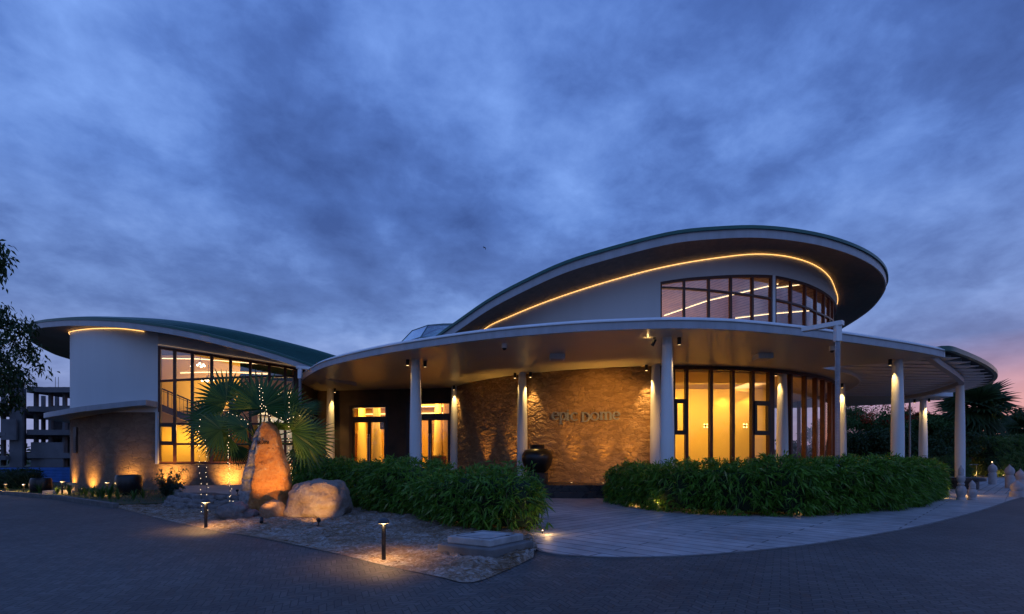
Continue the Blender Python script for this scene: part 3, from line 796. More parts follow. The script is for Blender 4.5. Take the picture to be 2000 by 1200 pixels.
# lobby room
mb = MB()
B0, B1 = wp(0, 0, -6.5), wp(Lw + 1.6, 0, -6.5)
for (p, q) in ((wp(0, 0, -.3), B0), (B0, B1)):
    d = (q - p).normalized(); n = Vector((-d.y, d.x, 0)) * .1
    mb.prism([(p + n)[:2], (q + n)[:2], (q - n)[:2], (p - n)[:2]], ZF, ZS - .25)
mb.build('interior_wall', plain('ochre_lobby_wall', (.50, .30, .08), .7, .08, .8), lob)
rm = [wp(0, 0, -.3)[:2], wp(Lw + 1.5, 0, -.3)[:2], wp(Lw + 1.5, 0, -6.5)[:2], wp(0, 0, -6.5)[:2]]
mb = MB(); mb.prism(rm, ZF - .1, ZF + .01); mb.build('floor', m_int_floor, lob)
mb = MB(); mb.prism(rm, ZS - .24, ZS - .05); mb.build('ceiling', m_int_white, lob)
for tt, oo in ((lwo(707, -3.4), -3.4), (lwo(736, -2.2), -2.2), (lwo(856, -3.2), -3.2)):
    c = wp(tt, ZF, oo); mb = MB(); mb.lathe([(.33, 0), (.30, 1.6), (.2, ZS - .24 - ZF)], c, 24); mb.build('interior_column', m_int_white, lob, 40)
c0, c1 = wp(.3, 5.0, -4.2), wp(Lw + 1, 5.0, -4.2)
mb = MB(); mb.bar(c0, c1, .12, .06); c2, c3 = wp(.3, 4.75, -6.3), wp(Lw + 1, 4.75, -6.3); mb.bar(c2, c3, .1, .06); mb.build('cove_light', m_led_soft, lob)
mb = MB(); mb.bar(wp(.3, 5.2, -4.5), wp(Lw + 1, 5.2, -4.5), .5, .28); mb.build('ceiling_drop', m_int_white, lob)
mb = MB(); p = wp(lwo(694, -5.6), 0, -5.6)
mb.box((p.x, p.y, 1.9), (1.3, .2, 2.8), math.atan2(ux.y, ux.x)); mb.build('timber_screen', plain('red_brown_timber', (.16, .045, .02), .5, .2, 5), lob)
mb = MB(); p = wp(lwo(866, -6.1), 0, -6.1); mb.box((p.x, p.y, 2.3), (1.6, .2, 3.4), math.atan2(ux.y, ux.x)); mb.build('stone_panel', m_stone, lob)
p = wp(lwo(866, -1.6), 0, -1.6)
dk = thing('reception_desk', 'orange wooden reception desk glimpsed through the right hand doors', 'desk', (p.x, p.y, ZF + .01))
mb = MB(); mb.box((p.x, p.y, ZF + .61), (1.7, .5, 1.18), math.atan2(ux.y, ux.x)); mb.build('front_panel', plain('orange_veneer', (.50, .16, .035), .35, .25, 3), dk)
mb = MB(); mb.box((p.x, p.y, ZF + 1.23), (1.8, .62, .05), math.atan2(ux.y, ux.x)); mb.build('counter', m_gold, dk)
p = wp(lwo(747, -1.6), 3.62, -1.6)
mb = MB(); mb.box(p, (.3, .26, .5), .3); mb.box(p + Vector((0, .2, .05)), (.06, .3, .06)); mb.ball(p + Vector((0, -.135, -.08)), .085, 10, 6, .4)
put(mb.build('wall_speaker', m_black), 'black loudspeaker hung inside behind the left doors', 'speaker')
lamp('lobby_light', 'AREA', wp(Lw * .45, 5.28, -2.6), 950, (1, .54, .09), lob, wp(Lw * .45, 1.2, -5.5), sx=8, sy=1.2)
lamp('lobby_light', 'AREA', wp(Lw * .5, 5.28, -.9), 260, (1, .54, .09), lob, wp(Lw * .5, 1.5, -2.8), sx=8, sy=.5)

# ================================================================ LEFT WING
wing = thing('side_wing', 'two storey curved wing with green roof, white upper wall and tall window', 'building', (-17, 31, 0))
FR, FL = Vector((-11.1, 26.4, 0)), Vector((-16.6, 24.0, 0))
wl = spline([FL, Vector((-19.0, 24.1, 0)), Vector((-21.3, 25.1, 0)), Vector((-22.75, 26.35, 0)), Vector((-23.6, 27.55, 0)), Vector((-24.15, 29.2, 0)), Vector((-24.2, 31.5, 0)), Vector((-23.2, 35, 0)), Vector((-20, 38, 0)), Vector((-16, 39, 0)), Vector((-12.6, 38, 0))], 90)
def apx(p): return CX + p.x / p.y * FPX
# wall-top and ledge heights follow the path
top_px = [(123, 655), (127, 651.5), (133, 649), (150, 645), (170, 642.3), (190, 641), (215, 640.6), (240, 641.2), (257, 643), (308, 650.5)]
led_px2 = [(128, 813), (133, 811), (140, 809), (165, 804), (190, 799), (220, 794.5), (250, 790.5), (280, 787), (306, 785)]
def along(px, p, i, hidden):
    xs = [a for a, b in px]; ys = [b for a, b in px]
    return zat(cubic(xs, ys, max(xs[0], min(xs[-1], apx(p)))), p.y)
itan = min(range(len(wl)), key=lambda i: apx(wl[i]))
WT = []; 
for i, p in enumerate(wl):
    if i <= itan: WT.append(along(top_px, p, i, None))
    else: WT.append(max(7.0, WT[itan] - (i - itan) * .015))
facade = [FL.lerp(FR, k / 20) for k in range(21)]
FT = [zat(cubic([308, 340, 388, 450, 497, 583, 600], [650.5, 659, 671, 684, 696, 719, 724], apx(p)), p.y) + .12 for p in facade]
SX = [(290, .0)]
ZL = 3.75                                             # bottom of the white wall (ledge covers the joint)
mb = MB()
def out_n(path, i):
    a, b = path[max(0, i - 1)], path[min(len(path) - 1, i + 1)]; t = (b - a).normalized(); return Vector((t.y, -t.x, 0)) * -1
def rows(path, f0, f1): return [[Vector((p.x, p.y, f0(i))) for i, p in enumerate(path)], [Vector((p.x, p.y, f1(i))) for i, p in enumerate(path)]]
mb.grid(rows(wl, lambda i: ZL, lambda i: WT[i] + .04), flip=True)
win_t = spline([P(x, y, 1) for x, y in [(308, 676), (583, 719)]], 2)
def wtopz(p): return zat(cubic([306, 340, 388, 450, 497, 540, 586], [675.5, 680.5, 688, 697.5, 704.5, 711.5, 719.5], apx(p)), p.y)
mb.grid([[Vector((p.x, p.y, wtopz(p))) for p in facade], [Vector((p.x, p.y, z)) for p, z in zip(facade, FT)]])
wn = Vector(((FR - FL).y, -(FR - FL).x, 0)).normalized()
mb.bar(FL + Vector((.0, -.05, 1.32)), FL + Vector((.0, -.05, 3.75)), .10, .12)
mb.build('white_wall', m_plaster, wing, 40)
mb = MB()
mb.grid(rows(wl, lambda i: -.2, lambda i: ZL), flip=True)
mb.grid([[Vector((p.x, p.y, -.2)) for p in facade], [Vector((p.x, p.y, 1.3)) for p in facade]])
mb.build('stone_wall', m_stone_wing, wing, 40)
mb = MB(); mb.grid([[Vector((p.x, p.y, 1.3)) for p in facade], [Vector((p.x, p.y, 1.3)) - wn * .35 for p in facade]]); mb.build('window_sill', m_frame_dark, wing)
mb = MB(); mb.grid([[Vector((FR.x, FR.y, 0)), Vector((-12.6, 38, 0))], [Vector((FR.x, FR.y, FT[-1])), Vector((-12.6, 38, 7))]]); mb.bar((FR.x + .05, FR.y, 0), (FR.x + .05, FR.y, FT[-1] - .3), .3); mb.build('side_wall', m_brownwall, wing)
# ledge between storeys
lp = [p for i, p in enumerate(wl) if i < itan + 22]
lz = []
for i, p in enumerate(lp):
    if i <= itan: lz.append(along(led_px2, p, i, None))
    else: lz.append(lz[itan] - (i - itan) * .004)
mb = MB(); rin = []; 
rowsL = [[], [], [], []]
for i, p in enumerate(lp):
    o = out_n(lp, i); w = .75 + .25 * min(1, i / 20)
    if o.dot(p - Vector((-18, 31, 0))) < 0: o = -o
    zz = lz[i]
    rowsL[0].append(Vector((p.x, p.y, zz)) - o * .02); rowsL[1].append(Vector((p.x, p.y, zz)) + o * w)
    rowsL[2].append(Vector((p.x, p.y, zz - .24)) + o * w); rowsL[3].append(Vector((p.x, p.y, zz - .27)) - o * .02)
mb.grid(rowsL); 
mb.add([r[0] for r in rowsL], [(0, 1, 2, 3)])
mb.build('ledge', m_fascia, wing, 40)
# thin slot window in stone wall
q = min(wl[:itan], key=lambda p: abs(apx(p) - 150)); o = (q - Vector((-18, 31, 0))); o.z = 0; o.normalize()
mb = MB(); z0, z1 = zat(885, q.y), zat(835, q.y)
tt = Vector((-o.y, o.x, 0))
mb.bar(q + o * .02 + Vector((0, 0, z0)), q + o * .02 + Vector((0, 0, z1)), .34, .1, o)
for k in range(7): mb.bar(q + o * .08 - tt * .13 + Vector((0, 0, z0 + .15 + k * .1)), q + o * .08 + tt * .13 + Vector((0, 0, z0 + .15 + k * .1)), .02, .05)
mb.build('slot_window', m_frame_dark, wing)
# LED strip at the wall head
mb = MB(); pts = []
for i, p in enumerate(wl):
    if i <= itan + 2 and apx(p) < 285:
        o = (p - Vector((-18, 31, 0))); o.z = 0; o.normalize(); pts.append(Vector((p.x, p.y, WT[i] - .035)) + o * .045)
mb.tube(pts, .010, 6); mb.build('eave_light_strip', m_led, wing, True)
mb = MB(); pts = [Vector((p.x, p.y, wtopz(p) + .06)) + wn * .03 for p in facade]; mb.tube(pts, .004, 6); mb.build('window_light_strip', emis('faint_strip', (1, .6, .25), .7), wing, True)
# tall window
vx = [308, 340.5, 375, 413, 450, 488.5, 526, 557, 583]
def fpt(x):
    s = (x - CX) / FPX; d = FR - FL
    t = (s * FL.y - FL.x) / (d.x - s * d.y); return FL + d * t
fr = MB(); rail1 = [(306, 744.5), (340, 742.5), (413, 739), (488, 736), (586, 735)]
def railz(px, p): return zat(cubic([a for a, b in px], [b for a, b in px], apx(p)), p.y)
ofs = -wn * .12
for x in vx:
    p = fpt(x + (2 if x == 308 else 0)) + ofs
    fr.bar(Vector((p.x, p.y, 1.3)), Vector((p.x, p.y, wtopz(p))), .13, .16, wn)
def hbar(xa, xb, za, zb, w): 
    a, b = fpt(xa) + ofs, fpt(xb) + ofs
    fr.bar(Vector((a.x, a.y, za)), Vector((b.x, b.y, zb)), .13, w)
for xa, xb in zip(vx, vx[1:]):
    a, b = fpt(xa), fpt(xb)
    hbar(xa, xb, wtopz(a) - .06, wtopz(b) - .06, .13)
    hbar(xa, xb, railz(rail1, a), railz(rail1, b), .10)
    hbar(xa, xb, 1.37, 1.37, .12)
    for y0, y1 in ((828, 828), (868, 866)): hbar(xa, xb, zat(828 if y0 == 828 else 867.5, a.y), zat(828 if y0 == 828 else 867.5, b.y), .10)
wnd = fr.build('tall_window', m_frame, wing)
for xa, xb in zip(vx, vx[1:]):
    a, b = fpt(xa) + ofs, fpt(xb) + ofs
    for f0, f1 in ((lambda p: 1.37, lambda p: zat(867.5, p.y)), (lambda p: zat(867.5, p.y), lambda p: zat(828, p.y)), (lambda p: zat(828, p.y), lambda p: railz(rail1, p)), (lambda p: railz(rail1, p), wtopz)):
        g = MB(); g.add([Vector((a.x, a.y, f0(a))), Vector((b.x, b.y, f0(b))), Vector((b.x, b.y, f1(b))), Vector((a.x, a.y, f1(a)))], [(0, 1, 2, 3)])
        g.build('pane', m_glass_up if f1 is wtopz else m_glass, wnd)
cs = MB()
a, b = fpt(311) - wn * .06, fpt(338) - wn * .06; z0, z1 = zat(865, a.y), zat(831, a.y)
for p, q in (((a, z0), (b, z0)), ((a, z1), (b, z1)), ((a, z0), (a, z1)), ((b, z0), (b, z1))):
    cs.bar(Vector((p[0].x, p[0].y, p[1])), Vector((q[0].x, q[0].y, q[1])), .12, .14, wn if p[0] is q[0] else (0, 0, 1))
cs.build('casement', m_frame_dark, wnd)
# roof of the wing: front rim, crest and rear rim
fr_px = [(55, 650, 28.6), (58, 647, 27.9), (66, 643.5, 27.0), (84, 640, 26.0), (121, 637, 24.9), (150, 636.3, 24.3), (183, 637, 23.7), (220, 639, 23.2), (257, 642.3, 22.8), (300, 648, 22.5), (340, 654.5, 22.4), (388, 664, 22.5), (440, 676.5, 22.9), (497, 691.5, 23.5), (540, 704, 24.1), (577, 716, 24.7), (605, 726, 25.3)]
front = spline([P(*p) for p in fr_px] + [Vector((-9.2, 25.9, 5.55)), Vector((-8.2, 27.0, 5.4))], 80)
cr_px = [(55, 650, 28.8), (75, 633, 27.6), (121, 624.5, 27.2), (183, 622.5, 28), (240, 624, 29), (300, 628.5, 30), (388, 636, 31), (497, 655.5, 31.2), (605, 681, 31), (670, 700, 31), (720, 715, 31)]
crest = resample(spline([P(*p) for p in cr_px] + [Vector((-7.2, 31, 6.6))], 80), 80)
re_px = [(55, 650, 28.8), (60, 667, 29.8), (72, 675, 30.6), (92, 686, 31.5), (125, 699, 33)]
rear = resample(spline([P(*p) for p in re_px] + [Vector((-28, 35.5, 7.8)), Vector((-25, 39, 7.5)), Vector((-19, 41, 7.2)), Vector((-12, 41, 6.4)), Vector((-7, 38, 5.9))], 80), 80)
fh, th = .27, .10
def up(v, z): return Vector((v.x, v.y, v.z + z))
top_rows = []
for t in [i / 14 for i in range(15)]:
    row = []
    for i in range(80):
        a, c, b = up(front[i], fh + th), crest[i], up(rear[i], fh + th)
        if t < .5: q = t / .5; w = math.sin(q * math.pi / 2); p = a.lerp(c, q); p.z = lerp(a.z, c.z, lerp(q, w, .45))
        else: q = (t - .5) / .5; w = math.sin((1 - q) * math.pi / 2); p = c.lerp(b, q); p.z = lerp(b.z, c.z, lerp(1 - q, w, .45))
        row.append(p)
    top_rows.append(row)
mb = MB(); mb.grid(top_rows)
def around(path):  # outline front rim then rear rim reversed
    return path
mb.sweep([up(p, fh) for p in front], [(-.05, -.015), (-.05, th), (.04, th), (.04, -.015)])
mb.build('green_roof', m_green, wing, 40)
mb = MB()                                              # standing seams
fine = []
for k in range(1, 26):
    t = k / 52
    fine.append([up(top_rows[min(13, int(t * 14))][i].lerp(top_rows[min(13, int(t * 14)) + 1][i], t * 14 - int(t * 14)), .012) for i in range(6, 80)])
for path in fine: mb.tube(path, .022, 4)
mb.build('roof_seams', m_green, wing)
mb = MB(); mb.sweep(front, [(0, 0), (-.02, fh - .016), (.10, fh - .016), (.08, 0)]); mb.sweep(rear[::-1], [(0, 0), (0, fh + th), (.08, fh + th), (.08, 0)])
mb.build('roof_fascia', m_fascia, wing, 40)
# soffit: rim outline to wall head
head = [Vector((p.x, p.y, z)) for p, z in zip(facade[::-1], FT[::-1])] + [Vector((p.x, p.y, WT[i] + .03)) for i, p in enumerate(wl)][1:]
outl = front[::-1] + rear[1:]
n = 160; hd = resample(head, n); ol = resample(outl, n)
mb = MB()
# match by angle about the wing centre so the soffit does not fold
cen = Vector((-17, 31.5, 0))
def ang(p): return math.atan2(p.x - cen.x, -(p.y - cen.y))
def by_angle(path, angs):
    al = np.unwrap([ang(p) for p in path]); 
    if al[-1] > al[0]: al = al[::-1]; path = path[::-1]
    out = []
    for a in angs:
        k = int(np.clip(np.searchsorted(-al, -a), 1, len(al) - 1)); t = (al[k - 1] - a) / max(1e-9, al[k - 1] - al[k])
        out.append(path[k - 1].lerp(path[k], float(np.clip(t, 0, 1))))
    return out
ah = np.unwrap([ang(p) for p in hd])
angs = np.linspace(ah[0], ah[-1], 140)
H2, O2 = by_angle(hd, angs), by_angle(ol, angs)
mb.grid([[a.lerp(b, t) + Vector((0, 0, .012)) for a, b in zip(H2, O2)] for t in (0, .33, .66, 1)])
mb.build('roof_soffit', m_soffit_wood, wing, True)
# inside of the wing
mb = MB(); inn = []
for i, p in enumerate(wl):
    o = (p - cen); o.z = 0; o.normalize(); inn.append(p - o * .3)
floor_poly = [(p.x, p.y) for p in inn] + [(FR.x - .3, FR.y + .2), (FL.x + .1, FL.y + .25)]
mb.prism(floor_poly, -.1, .35); mb.build('floor', m_int_floor, wing)
mb = MB()
mb.grid([[Vector((p.x, p.y, .35)) for p in inn], [Vector((p.x, p.y, WT[i] - .02)) for i, p in enumerate(inn)]])
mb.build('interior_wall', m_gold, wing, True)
mb = MB(); n = 40
fa = resample([Vector((p.x, p.y, z - .02)) - wn * .15 for p, z in zip(facade, FT)], n)
ba = resample([Vector((-23.3, 31, 8.0)), Vector((-21.5, 35.5, 8.6)), Vector((-16, 38, 8.2)), Vector((-12.8, 37, 6.8))], n)
mb.grid([[a.lerp(b, t) + Vector((0, 0, 1.2 * math.sin(math.pi * t) * (1 - i / n * .6))) for i, (a, b) in enumerate(zip(fa, ba))] for t in [k / 10 for k in range(11)]], flip=True)
fl2 = resample([FL + Vector((0, .2, 7.2)), Vector((-23.3, 31, 8.0))], 10)
wl2 = resample([Vector((p.x, p.y, WT[i] - .02)) for i, p in enumerate(inn) if i < itan + 12], 10)
mb.grid([fl2, wl2])
mb.build('plank_ceiling', m_ceil_wing, wing, True)
mb = MB(); mb.grid([[Vector((FR.x - .32, FR.y + .2, .36)), Vector((-12.85, 37.6, .36))], [Vector((FR.x - .32, FR.y + .2, FT[-1] - .1)), Vector((-12.85, 37.6, 6.9))]]); mb.build('inner_side_wall', m_gold, wing)
# upper gallery back wall, white screen, stair
mb = MB(); mb.box((-13.75, 31.5, 3.0), (3.7, .15, 5.3)); mb.build('white_partition', plain('pale_partition', (.72, .74, .70), .6, .05), wing)
mb = MB()
for k in range(4): mb.box((-15.4 + k * 1.1, 31.38, 2.6), (.07, .06, 4.4))
for z in (1.2, 2.6, 4.2): mb.box((-13.75, 31.37, z), (3.6, .05, .07))
mb.build('partition_frame', m_frame_dark, wing)
mb = MB(); mb.box((-18.5, 29.5, 5.9), (5.6, .15, 3.2)); mb.box((-18.7, 27.6, 1.9), (4.6, .15, 3.1)); mb.build('golden_partition', m_gold, wing)
sa, sb = P(309, 795, 25.4), P(420, 840, 26.6)
st = MB(); st.bar(sa, sb, 1.0, .28); sa2 = sa + (sa - sb) * .4; st.bar(sa2, sa, 1.0, .28)
stair = st.build('staircase', m_frame_dark, wing)
rl = MB(); v = Vector((0, 0, 1.05)); f = Vector((0, -.45, 0))
rl.tube([sa2 + v + f, sb + v + f], .035, 8); rl.tube([sa2 + v * .9 + f, sb + v * .9 + f], .015, 6); rl.tube([sa2 + v * .25 + f, sb + v * .25 + f], .015, 6)
for k in range(22):
    p = sa2.lerp(sb, k / 21) + f; rl.tube([p + Vector((0, 0, .1)), p + v], .03 if k % 5 == 0 else .009, 5)
rl.build('railing', m_black, stair)
mb = MB(); mb.bar(sa + Vector((.3, .35, -.22)), sb + Vector((-.2, .35, -.22)), .06, .04); mb.build('stair_light', m_led_soft, stair)
lamp('stair_lamp', 'POINT', sa.lerp(sb, .45) + Vector((0, .9, -.5)), 25, (1, .55, .15), wing, size=.15)
lamp('gallery_fill', 'AREA', (-16.5, 27.8, 4.9), 150, (1, .58, .14), wing, (-17.0, 29.5, 9), sx=5, sy=2)
lamp('gallery_fill', 'AREA', (-13.8, 29.8, 4.6), 110, (1, .60, .18), wing, (-14, 31.2, 8), sx=3, sy=2)
lamp('gallery_fill', 'AREA', (-12.6, 27.6, 4.5), 70, (1, .60, .18), wing, (-12.8, 28.4, 8), sx=1.4, sy=1.4)  # added fill without a fixture, brightens the ceiling behind the right panes
lamp('hall_light', 'AREA', (-17.6, 26.4, 3.1), 70, (1, .55, .10), wing, (-17.9, 27.3, 1.4), sx=2.5, sy=.4)
lamp('hall_light', 'AREA', (-13.6, 30.0, 5.6), 60, (.95, .95, .85), wing, (-13.6, 31.2, 2.0), sx=2.5, sy=.6)
def linw(px, label):
    pts = [P(x, y, d) for x, y, d in px]
    t = thing('linear_light', label, 'ceiling light', pts[0], 'linear lights under the plank ceiling')
    mb = MB(); mb.tube(pts, .018, 6); mb.build('tube', m_led_lin, t)
    mb = MB()
    for a, b in zip(pts, pts[1:]): mb.bar(a + Vector((0, 0, .06)), b + Vector((0, 0, .06)), .06, .05)
    mb.build('housing', m_white, t)
linw([(313, 700.5, 26.3), (388, 701.5, 26.8), (450, 706.5, 27.3), (510, 711.5, 27.8)], 'upper linear ceiling light inside the wing window')
linw([(352, 729, 28.2), (400, 727.5, 28.4), (450, 727.5, 28.6), (523, 731, 29)], 'lower linear ceiling light inside the wing window')
for cx, cy, d, offs, lab in ((391, 712.5, 26.4, ((-17, 3, 0), (-5, 1, .1), (-1, -2, 0), (6, 0, .1), (8, 2.5, 0), (2, 4, .2)), 'upper globe chandelier hanging inside the wing window'),
                        (407, 742, 28.0, ((-12, 2, 0), (-6, 0, .1), (-1, 1, 0), (4, -1, .1), (10, 0, 0), (-3, 3, .2)), 'lower globe chandelier just above the palm fronds')):
    c = P(cx, cy, d); t = thing('globe_chandelier', lab, 'chandelier', c, 'globe chandeliers in the wing')
    rd = MB(); hub = c + Vector((0, 0, .25)); rd.tube([hub, hub + Vector((0, 0, .7))], .012, 5)
    for dx, dy, dd in offs:
        q = P(cx + dx, cy + dy, d + dd); rd.tube([hub, q], .008, 4)
        b = MB(); b.ball(q, .058, 12, 8); b.build('globe', m_globe, t, True)
    rd.build('rod', m_black, t)

# ================================================================ glass lantern on the lobby roof
ln = thing('glass_skylight', 'pale cyan faceted glass skylight rising behind the canopy', 'skylight', (-4.0, 29, ZS + .3))
c = Vector((-3.6, 29.5, 0)); g = MB(); fr = MB()
def hexr(r, z, a0=.35): return [Vector((c.x + r * math.cos(a0 + k * math.pi / 4), c.y + r * math.sin(a0 + k * math.pi / 4), z)) for k in range(8)]
r0, r1, r2 = hexr(2.85, 7.95), hexr(2.15, 8.75), hexr(.75, 9.15)
g.grid([hexr(2.9, ZS + .3), r0, r1, r2], closed_u=True); g.add(r2, [tuple(range(8))])
for ra in (r0, r1, r2):
    for k in range(8): fr.bar(ra[k], ra[(k + 1) % 8], .045)
for ra, rb in ((r0, r1), (r1, r2), (hexr(2.9, ZS + .3), r0)):
    for k in range(8): fr.bar(ra[k], rb[k], .045)
g.build('glass', m_glass_cyan, ln); fr.build('frame', plain('teal_metal', (.10, .20, .22), .4, .1), ln)

# ================================================================ GROUND
def sheet(name, poly, z, mat, label=None):
    o = poly_mesh(name, poly, z, mat, None, False); put(o, kind='structure'); return o
m_earth = plain('dark_earth_grass', (.035, .05, .022), .95, .4, .8, .6, 18)
m_road = paver('dark_block_paving', (.112, .106, .100), (.074, .071, .068), (.032, .031, .030), .21, .105, R(28), .008, .72, .5, True)
m_walk = paver('pale_stone_planks', (.42, .41, .40), (.33, .325, .32), (.07, .07, .07), 2.8, .34, R(-44), .016, .62, .6, False, 2.6)
m_apron = paver('pale_stone_planks_apron', (.45, .44, .43), (.36, .355, .35), (.07, .07, .07), 3.0, .38, R(45), .018, .62, .6, False, 2.6)
sheet('ground', [(-900, -40), (900, -40), (900, 1500), (-900, 1500)], -.06, m_earth)
sheet('road', [(-60, -25), (70, -25), (70, 34), (30, 44), (12, 30), (-10, 24), (-26, 24), (-60, 40)], 0.0, m_road)
edge_px = [(1043, 1072), (1050, 1077), (1065, 1081.5), (1100, 1086), (1150, 1089.5), (1200, 1091), (1270, 1090.5), (1350, 1087.5), (1430, 1082), (1500, 1075.5), (1580, 1066.5), (1650, 1056), (1720, 1044.5), (1800, 1029), (1870, 1012), (1930, 995), (1985, 976), (2040, 960)]
dedge = spline([G(x, y) for x, y in edge_px], 90)
split0, split1 = G(1043, 1060), G(1440, 1008)
walk = [(p.x, p.y) for p in [split0, split1]] + [(8, 17), (13, 19), (18, 22), (30, 22.0), (46, 30), (46, 46), (28, 46), (17, 36), (10, 22), (4, 21), (-1.4, 21), (-.4, 15)]
apr = [(p.x, p.y) for p in dedge] + [(31, 24.0), (18, 22.2), (13, 19.2), (8, 17.2), (split1.x, split1.y), (split0.x, split0.y)]
sheet('paved_walk', walk, .008, m_walk)
sheet('paved_apron', apr, .012, m_apron)
mb = MB(); mb.sweep([Vector((p.x, p.y, 0)) for p in dedge], [(0, 0), (0, .016), (.07, .016), (.07, 0)]); put(mb.build('paving_edge', m_kerb), kind='structure')

# stone and straw mulch bed with real relief
near = spline([G(*p) for p in [(228, 992), (300, 1011), (402, 1034), (520, 1054), (640, 1079), (750, 1105.5), (850, 1126.5), (918, 1139.5), (985, 1117), (1042, 1090)]], 260)
farp = spline([G(*p) for p in [(230, 986), (330, 982), (420, 974), (540, 966), (650, 972), (800, 995), (960, 1010), (1020, 1028), (1046, 1060), (1050, 1079)]], 260)
rows_b = []
for j in range(110):
    t = (j / 109) ** 1.0; row = []
    for i in range(260):
        p = near[i].lerp(farp[i], t)
        e = min(1, t * 9, (1 - t) * 9 + .3)
        q = Vector((p.x * 1.7 + .5 * noise.noise(p * 1.3), p.y * 1.25 + .5 * noise.noise(p * 1.7 + Vector((5, 1, 2))), 0))
        dd, _ = noise.voronoi(q * 1.5)
        cell = min(1, (dd[1] - dd[0]) * 5)
        h = .012 + e * (.045 * cell + .05 * (noise.noise(p * .9) + .4) + .025 * noise.noise(p * 4) + .012 * noise.noise(p * 11))
        row.append(Vector((p.x, p.y, max(.006, h))))
    rows_b.append(row)
mb = MB(); mb.grid(rows_b)
m, nt, b = nodes('pale_flag_mulch'); v = coords(nt)
mp = nt.nodes.new('ShaderNodeMapping'); mp.inputs['Scale'].default_value = (1.7, 1.25, 0); nt.links.new(v, mp.inputs[0])
a = noise_t(nt, v, 1.6, 7, .65, .5); f = noise_t(nt, v, 14, 7, .7); st_ = noise_t(nt, mp.outputs[0], 5.5, 8, .7, 1.2)
cc = ramp_n(nt, math_n(nt, 'ADD', math_n(nt, 'MULTIPLY', a, .45), math_n(nt, 'MULTIPLY', st_, .55)), [(.36, (.13, .080, .045)), (.49, (.26, .19, .13)), (.58, (.40, .36, .32)), (.72, (.54, .51, .48))])
cc = mix_c(nt, math_n(nt, 'MULTIPLY', math_n(nt, 'GREATER_THAN', f, .55), .55), cc, (.09, .06, .035))
nt.links.new(cc, b.inputs['Base Color']); b.inputs['Roughness'].default_value = .92
bump(nt, b, math_n(nt, 'ADD', f, st_), .9, .02)
bed = mb.build('mulch_bed', m, None, True); put(bed, kind='structure')
# straw litter
n = 9000; ii = rng.integers(5, 250, n); tt = rng.random(n) * .97 + .01
Pn = np.array([near[i].lerp(farp[i], t) for i, t in zip(ii, tt)]) + np.c_[rng.normal(0, .03, n), rng.normal(0, .03, n), np.full(n, .06)]
Pn[:, 2] = [rows_b[int(t * 109)][i].z + .012 for i, t in zip(ii, tt)]
an = rng.random(n) * 6.28
D = np.c_[np.cos(an), np.sin(an), rng.normal(0, .18, n)]
V, F = leaf_arrays(Pn, D, rng.uniform(.05, .18, n), rng.uniform(.006, .016, n), .02, .1)
o = obj_from_arrays('straw_litter', V, F, leafmat('dry_straw', (.13, .075, .035), (.24, .15, .075), (.34, .24, .13), .8, .1))
put(o, 'dry straw and leaf litter over the stone mulch', 'litter', kind='stuff')

# raised ground left: terrace slab before the wing, planting bed, kerb
tp = [G(478, 962, .38), G(330, 965, .38)]
ap = [(-6.8, 16.9), (-8.0, 16.7), (-9.6, 17.0), (-10.9, 17.4), (-15.6, 23.4), (-8, 26)]
mb = MB(); mb.prism(ap, -.02, .33); o = mb.build('paved_terrace', plain('pale_terrace_slab', (.26, .245, .22), .8, .2, 1.2, .3, 20)); put(o, kind='structure')
lawn = [(-12.85, 16.65), (-17.6, 20.15), (-21.9, 22.35), (-36, 27.5), (-46, 46), (-20, 46), (-10.5, 26), (-10.95, 17.5)]
mb = MB(); mb.prism(lawn, -.03, .10); o = mb.build('planting_ground', m_earth); put(o, kind='structure')
kb = spline([G(221, 993), G(160, 983.5), G(110, 976), G(50, 970.5), G(0, 966), G(-60, 961)], 60)
mb = MB(); mb.sweep(kb, [(0, -.02), (.02, .15), (-.15, .15), (-.15, -.02)])
put(mb.build('kerb', m_kerb, None, 30), 'low grey concrete kerb along the left planting bed', 'kerb')

# ================================================================ FOLIAGE MATERIALS
m_bamboo = leafmat('bamboo_leaf', (.045, .125, .014), (.15, .32, .035), (.42, .42, .15), .42, .3)
m_bamboo2 = leafmat('bamboo_leaf_dry_tip', (.05, .12, .025), (.14, .22, .045), (.40, .34, .15), .5, .25)
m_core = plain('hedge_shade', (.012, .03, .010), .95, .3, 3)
m_stem = plain('bamboo_stem', (.10, .12, .045), .7, .3, 6)
m_palm = leafmat('fan_palm_leaf', (.028, .085, .022), (.062, .15, .032), (.14, .19, .05), .42, .25)
m_tree = leafmat('dark_tree_leaf', (.022, .050, .016), (.045, .085, .024), (.08, .11, .04), .55, .25)
m_tree2 = leafmat('mid_tree_leaf', (.035, .09, .02), (.07, .155, .034), (.12, .19, .06), .55, .25)
m_shrub = leafmat('shrub_leaf', (.02, .05, .03), (.035, .08, .045), (.05, .10, .05), .5, .25)
m_strap = leafmat('strap_leaf', (.04, .10, .02), (.08, .17, .035), (.12, .2, .05), .45, .3)
m_red = leafmat('red_blossom', (.40, .03, .01), (.55, .06, .015), (.6, .12, .03), .6, .3)
m_bark = plain('bark', (.07, .055, .042), .9, .35, 6, .8, 18)

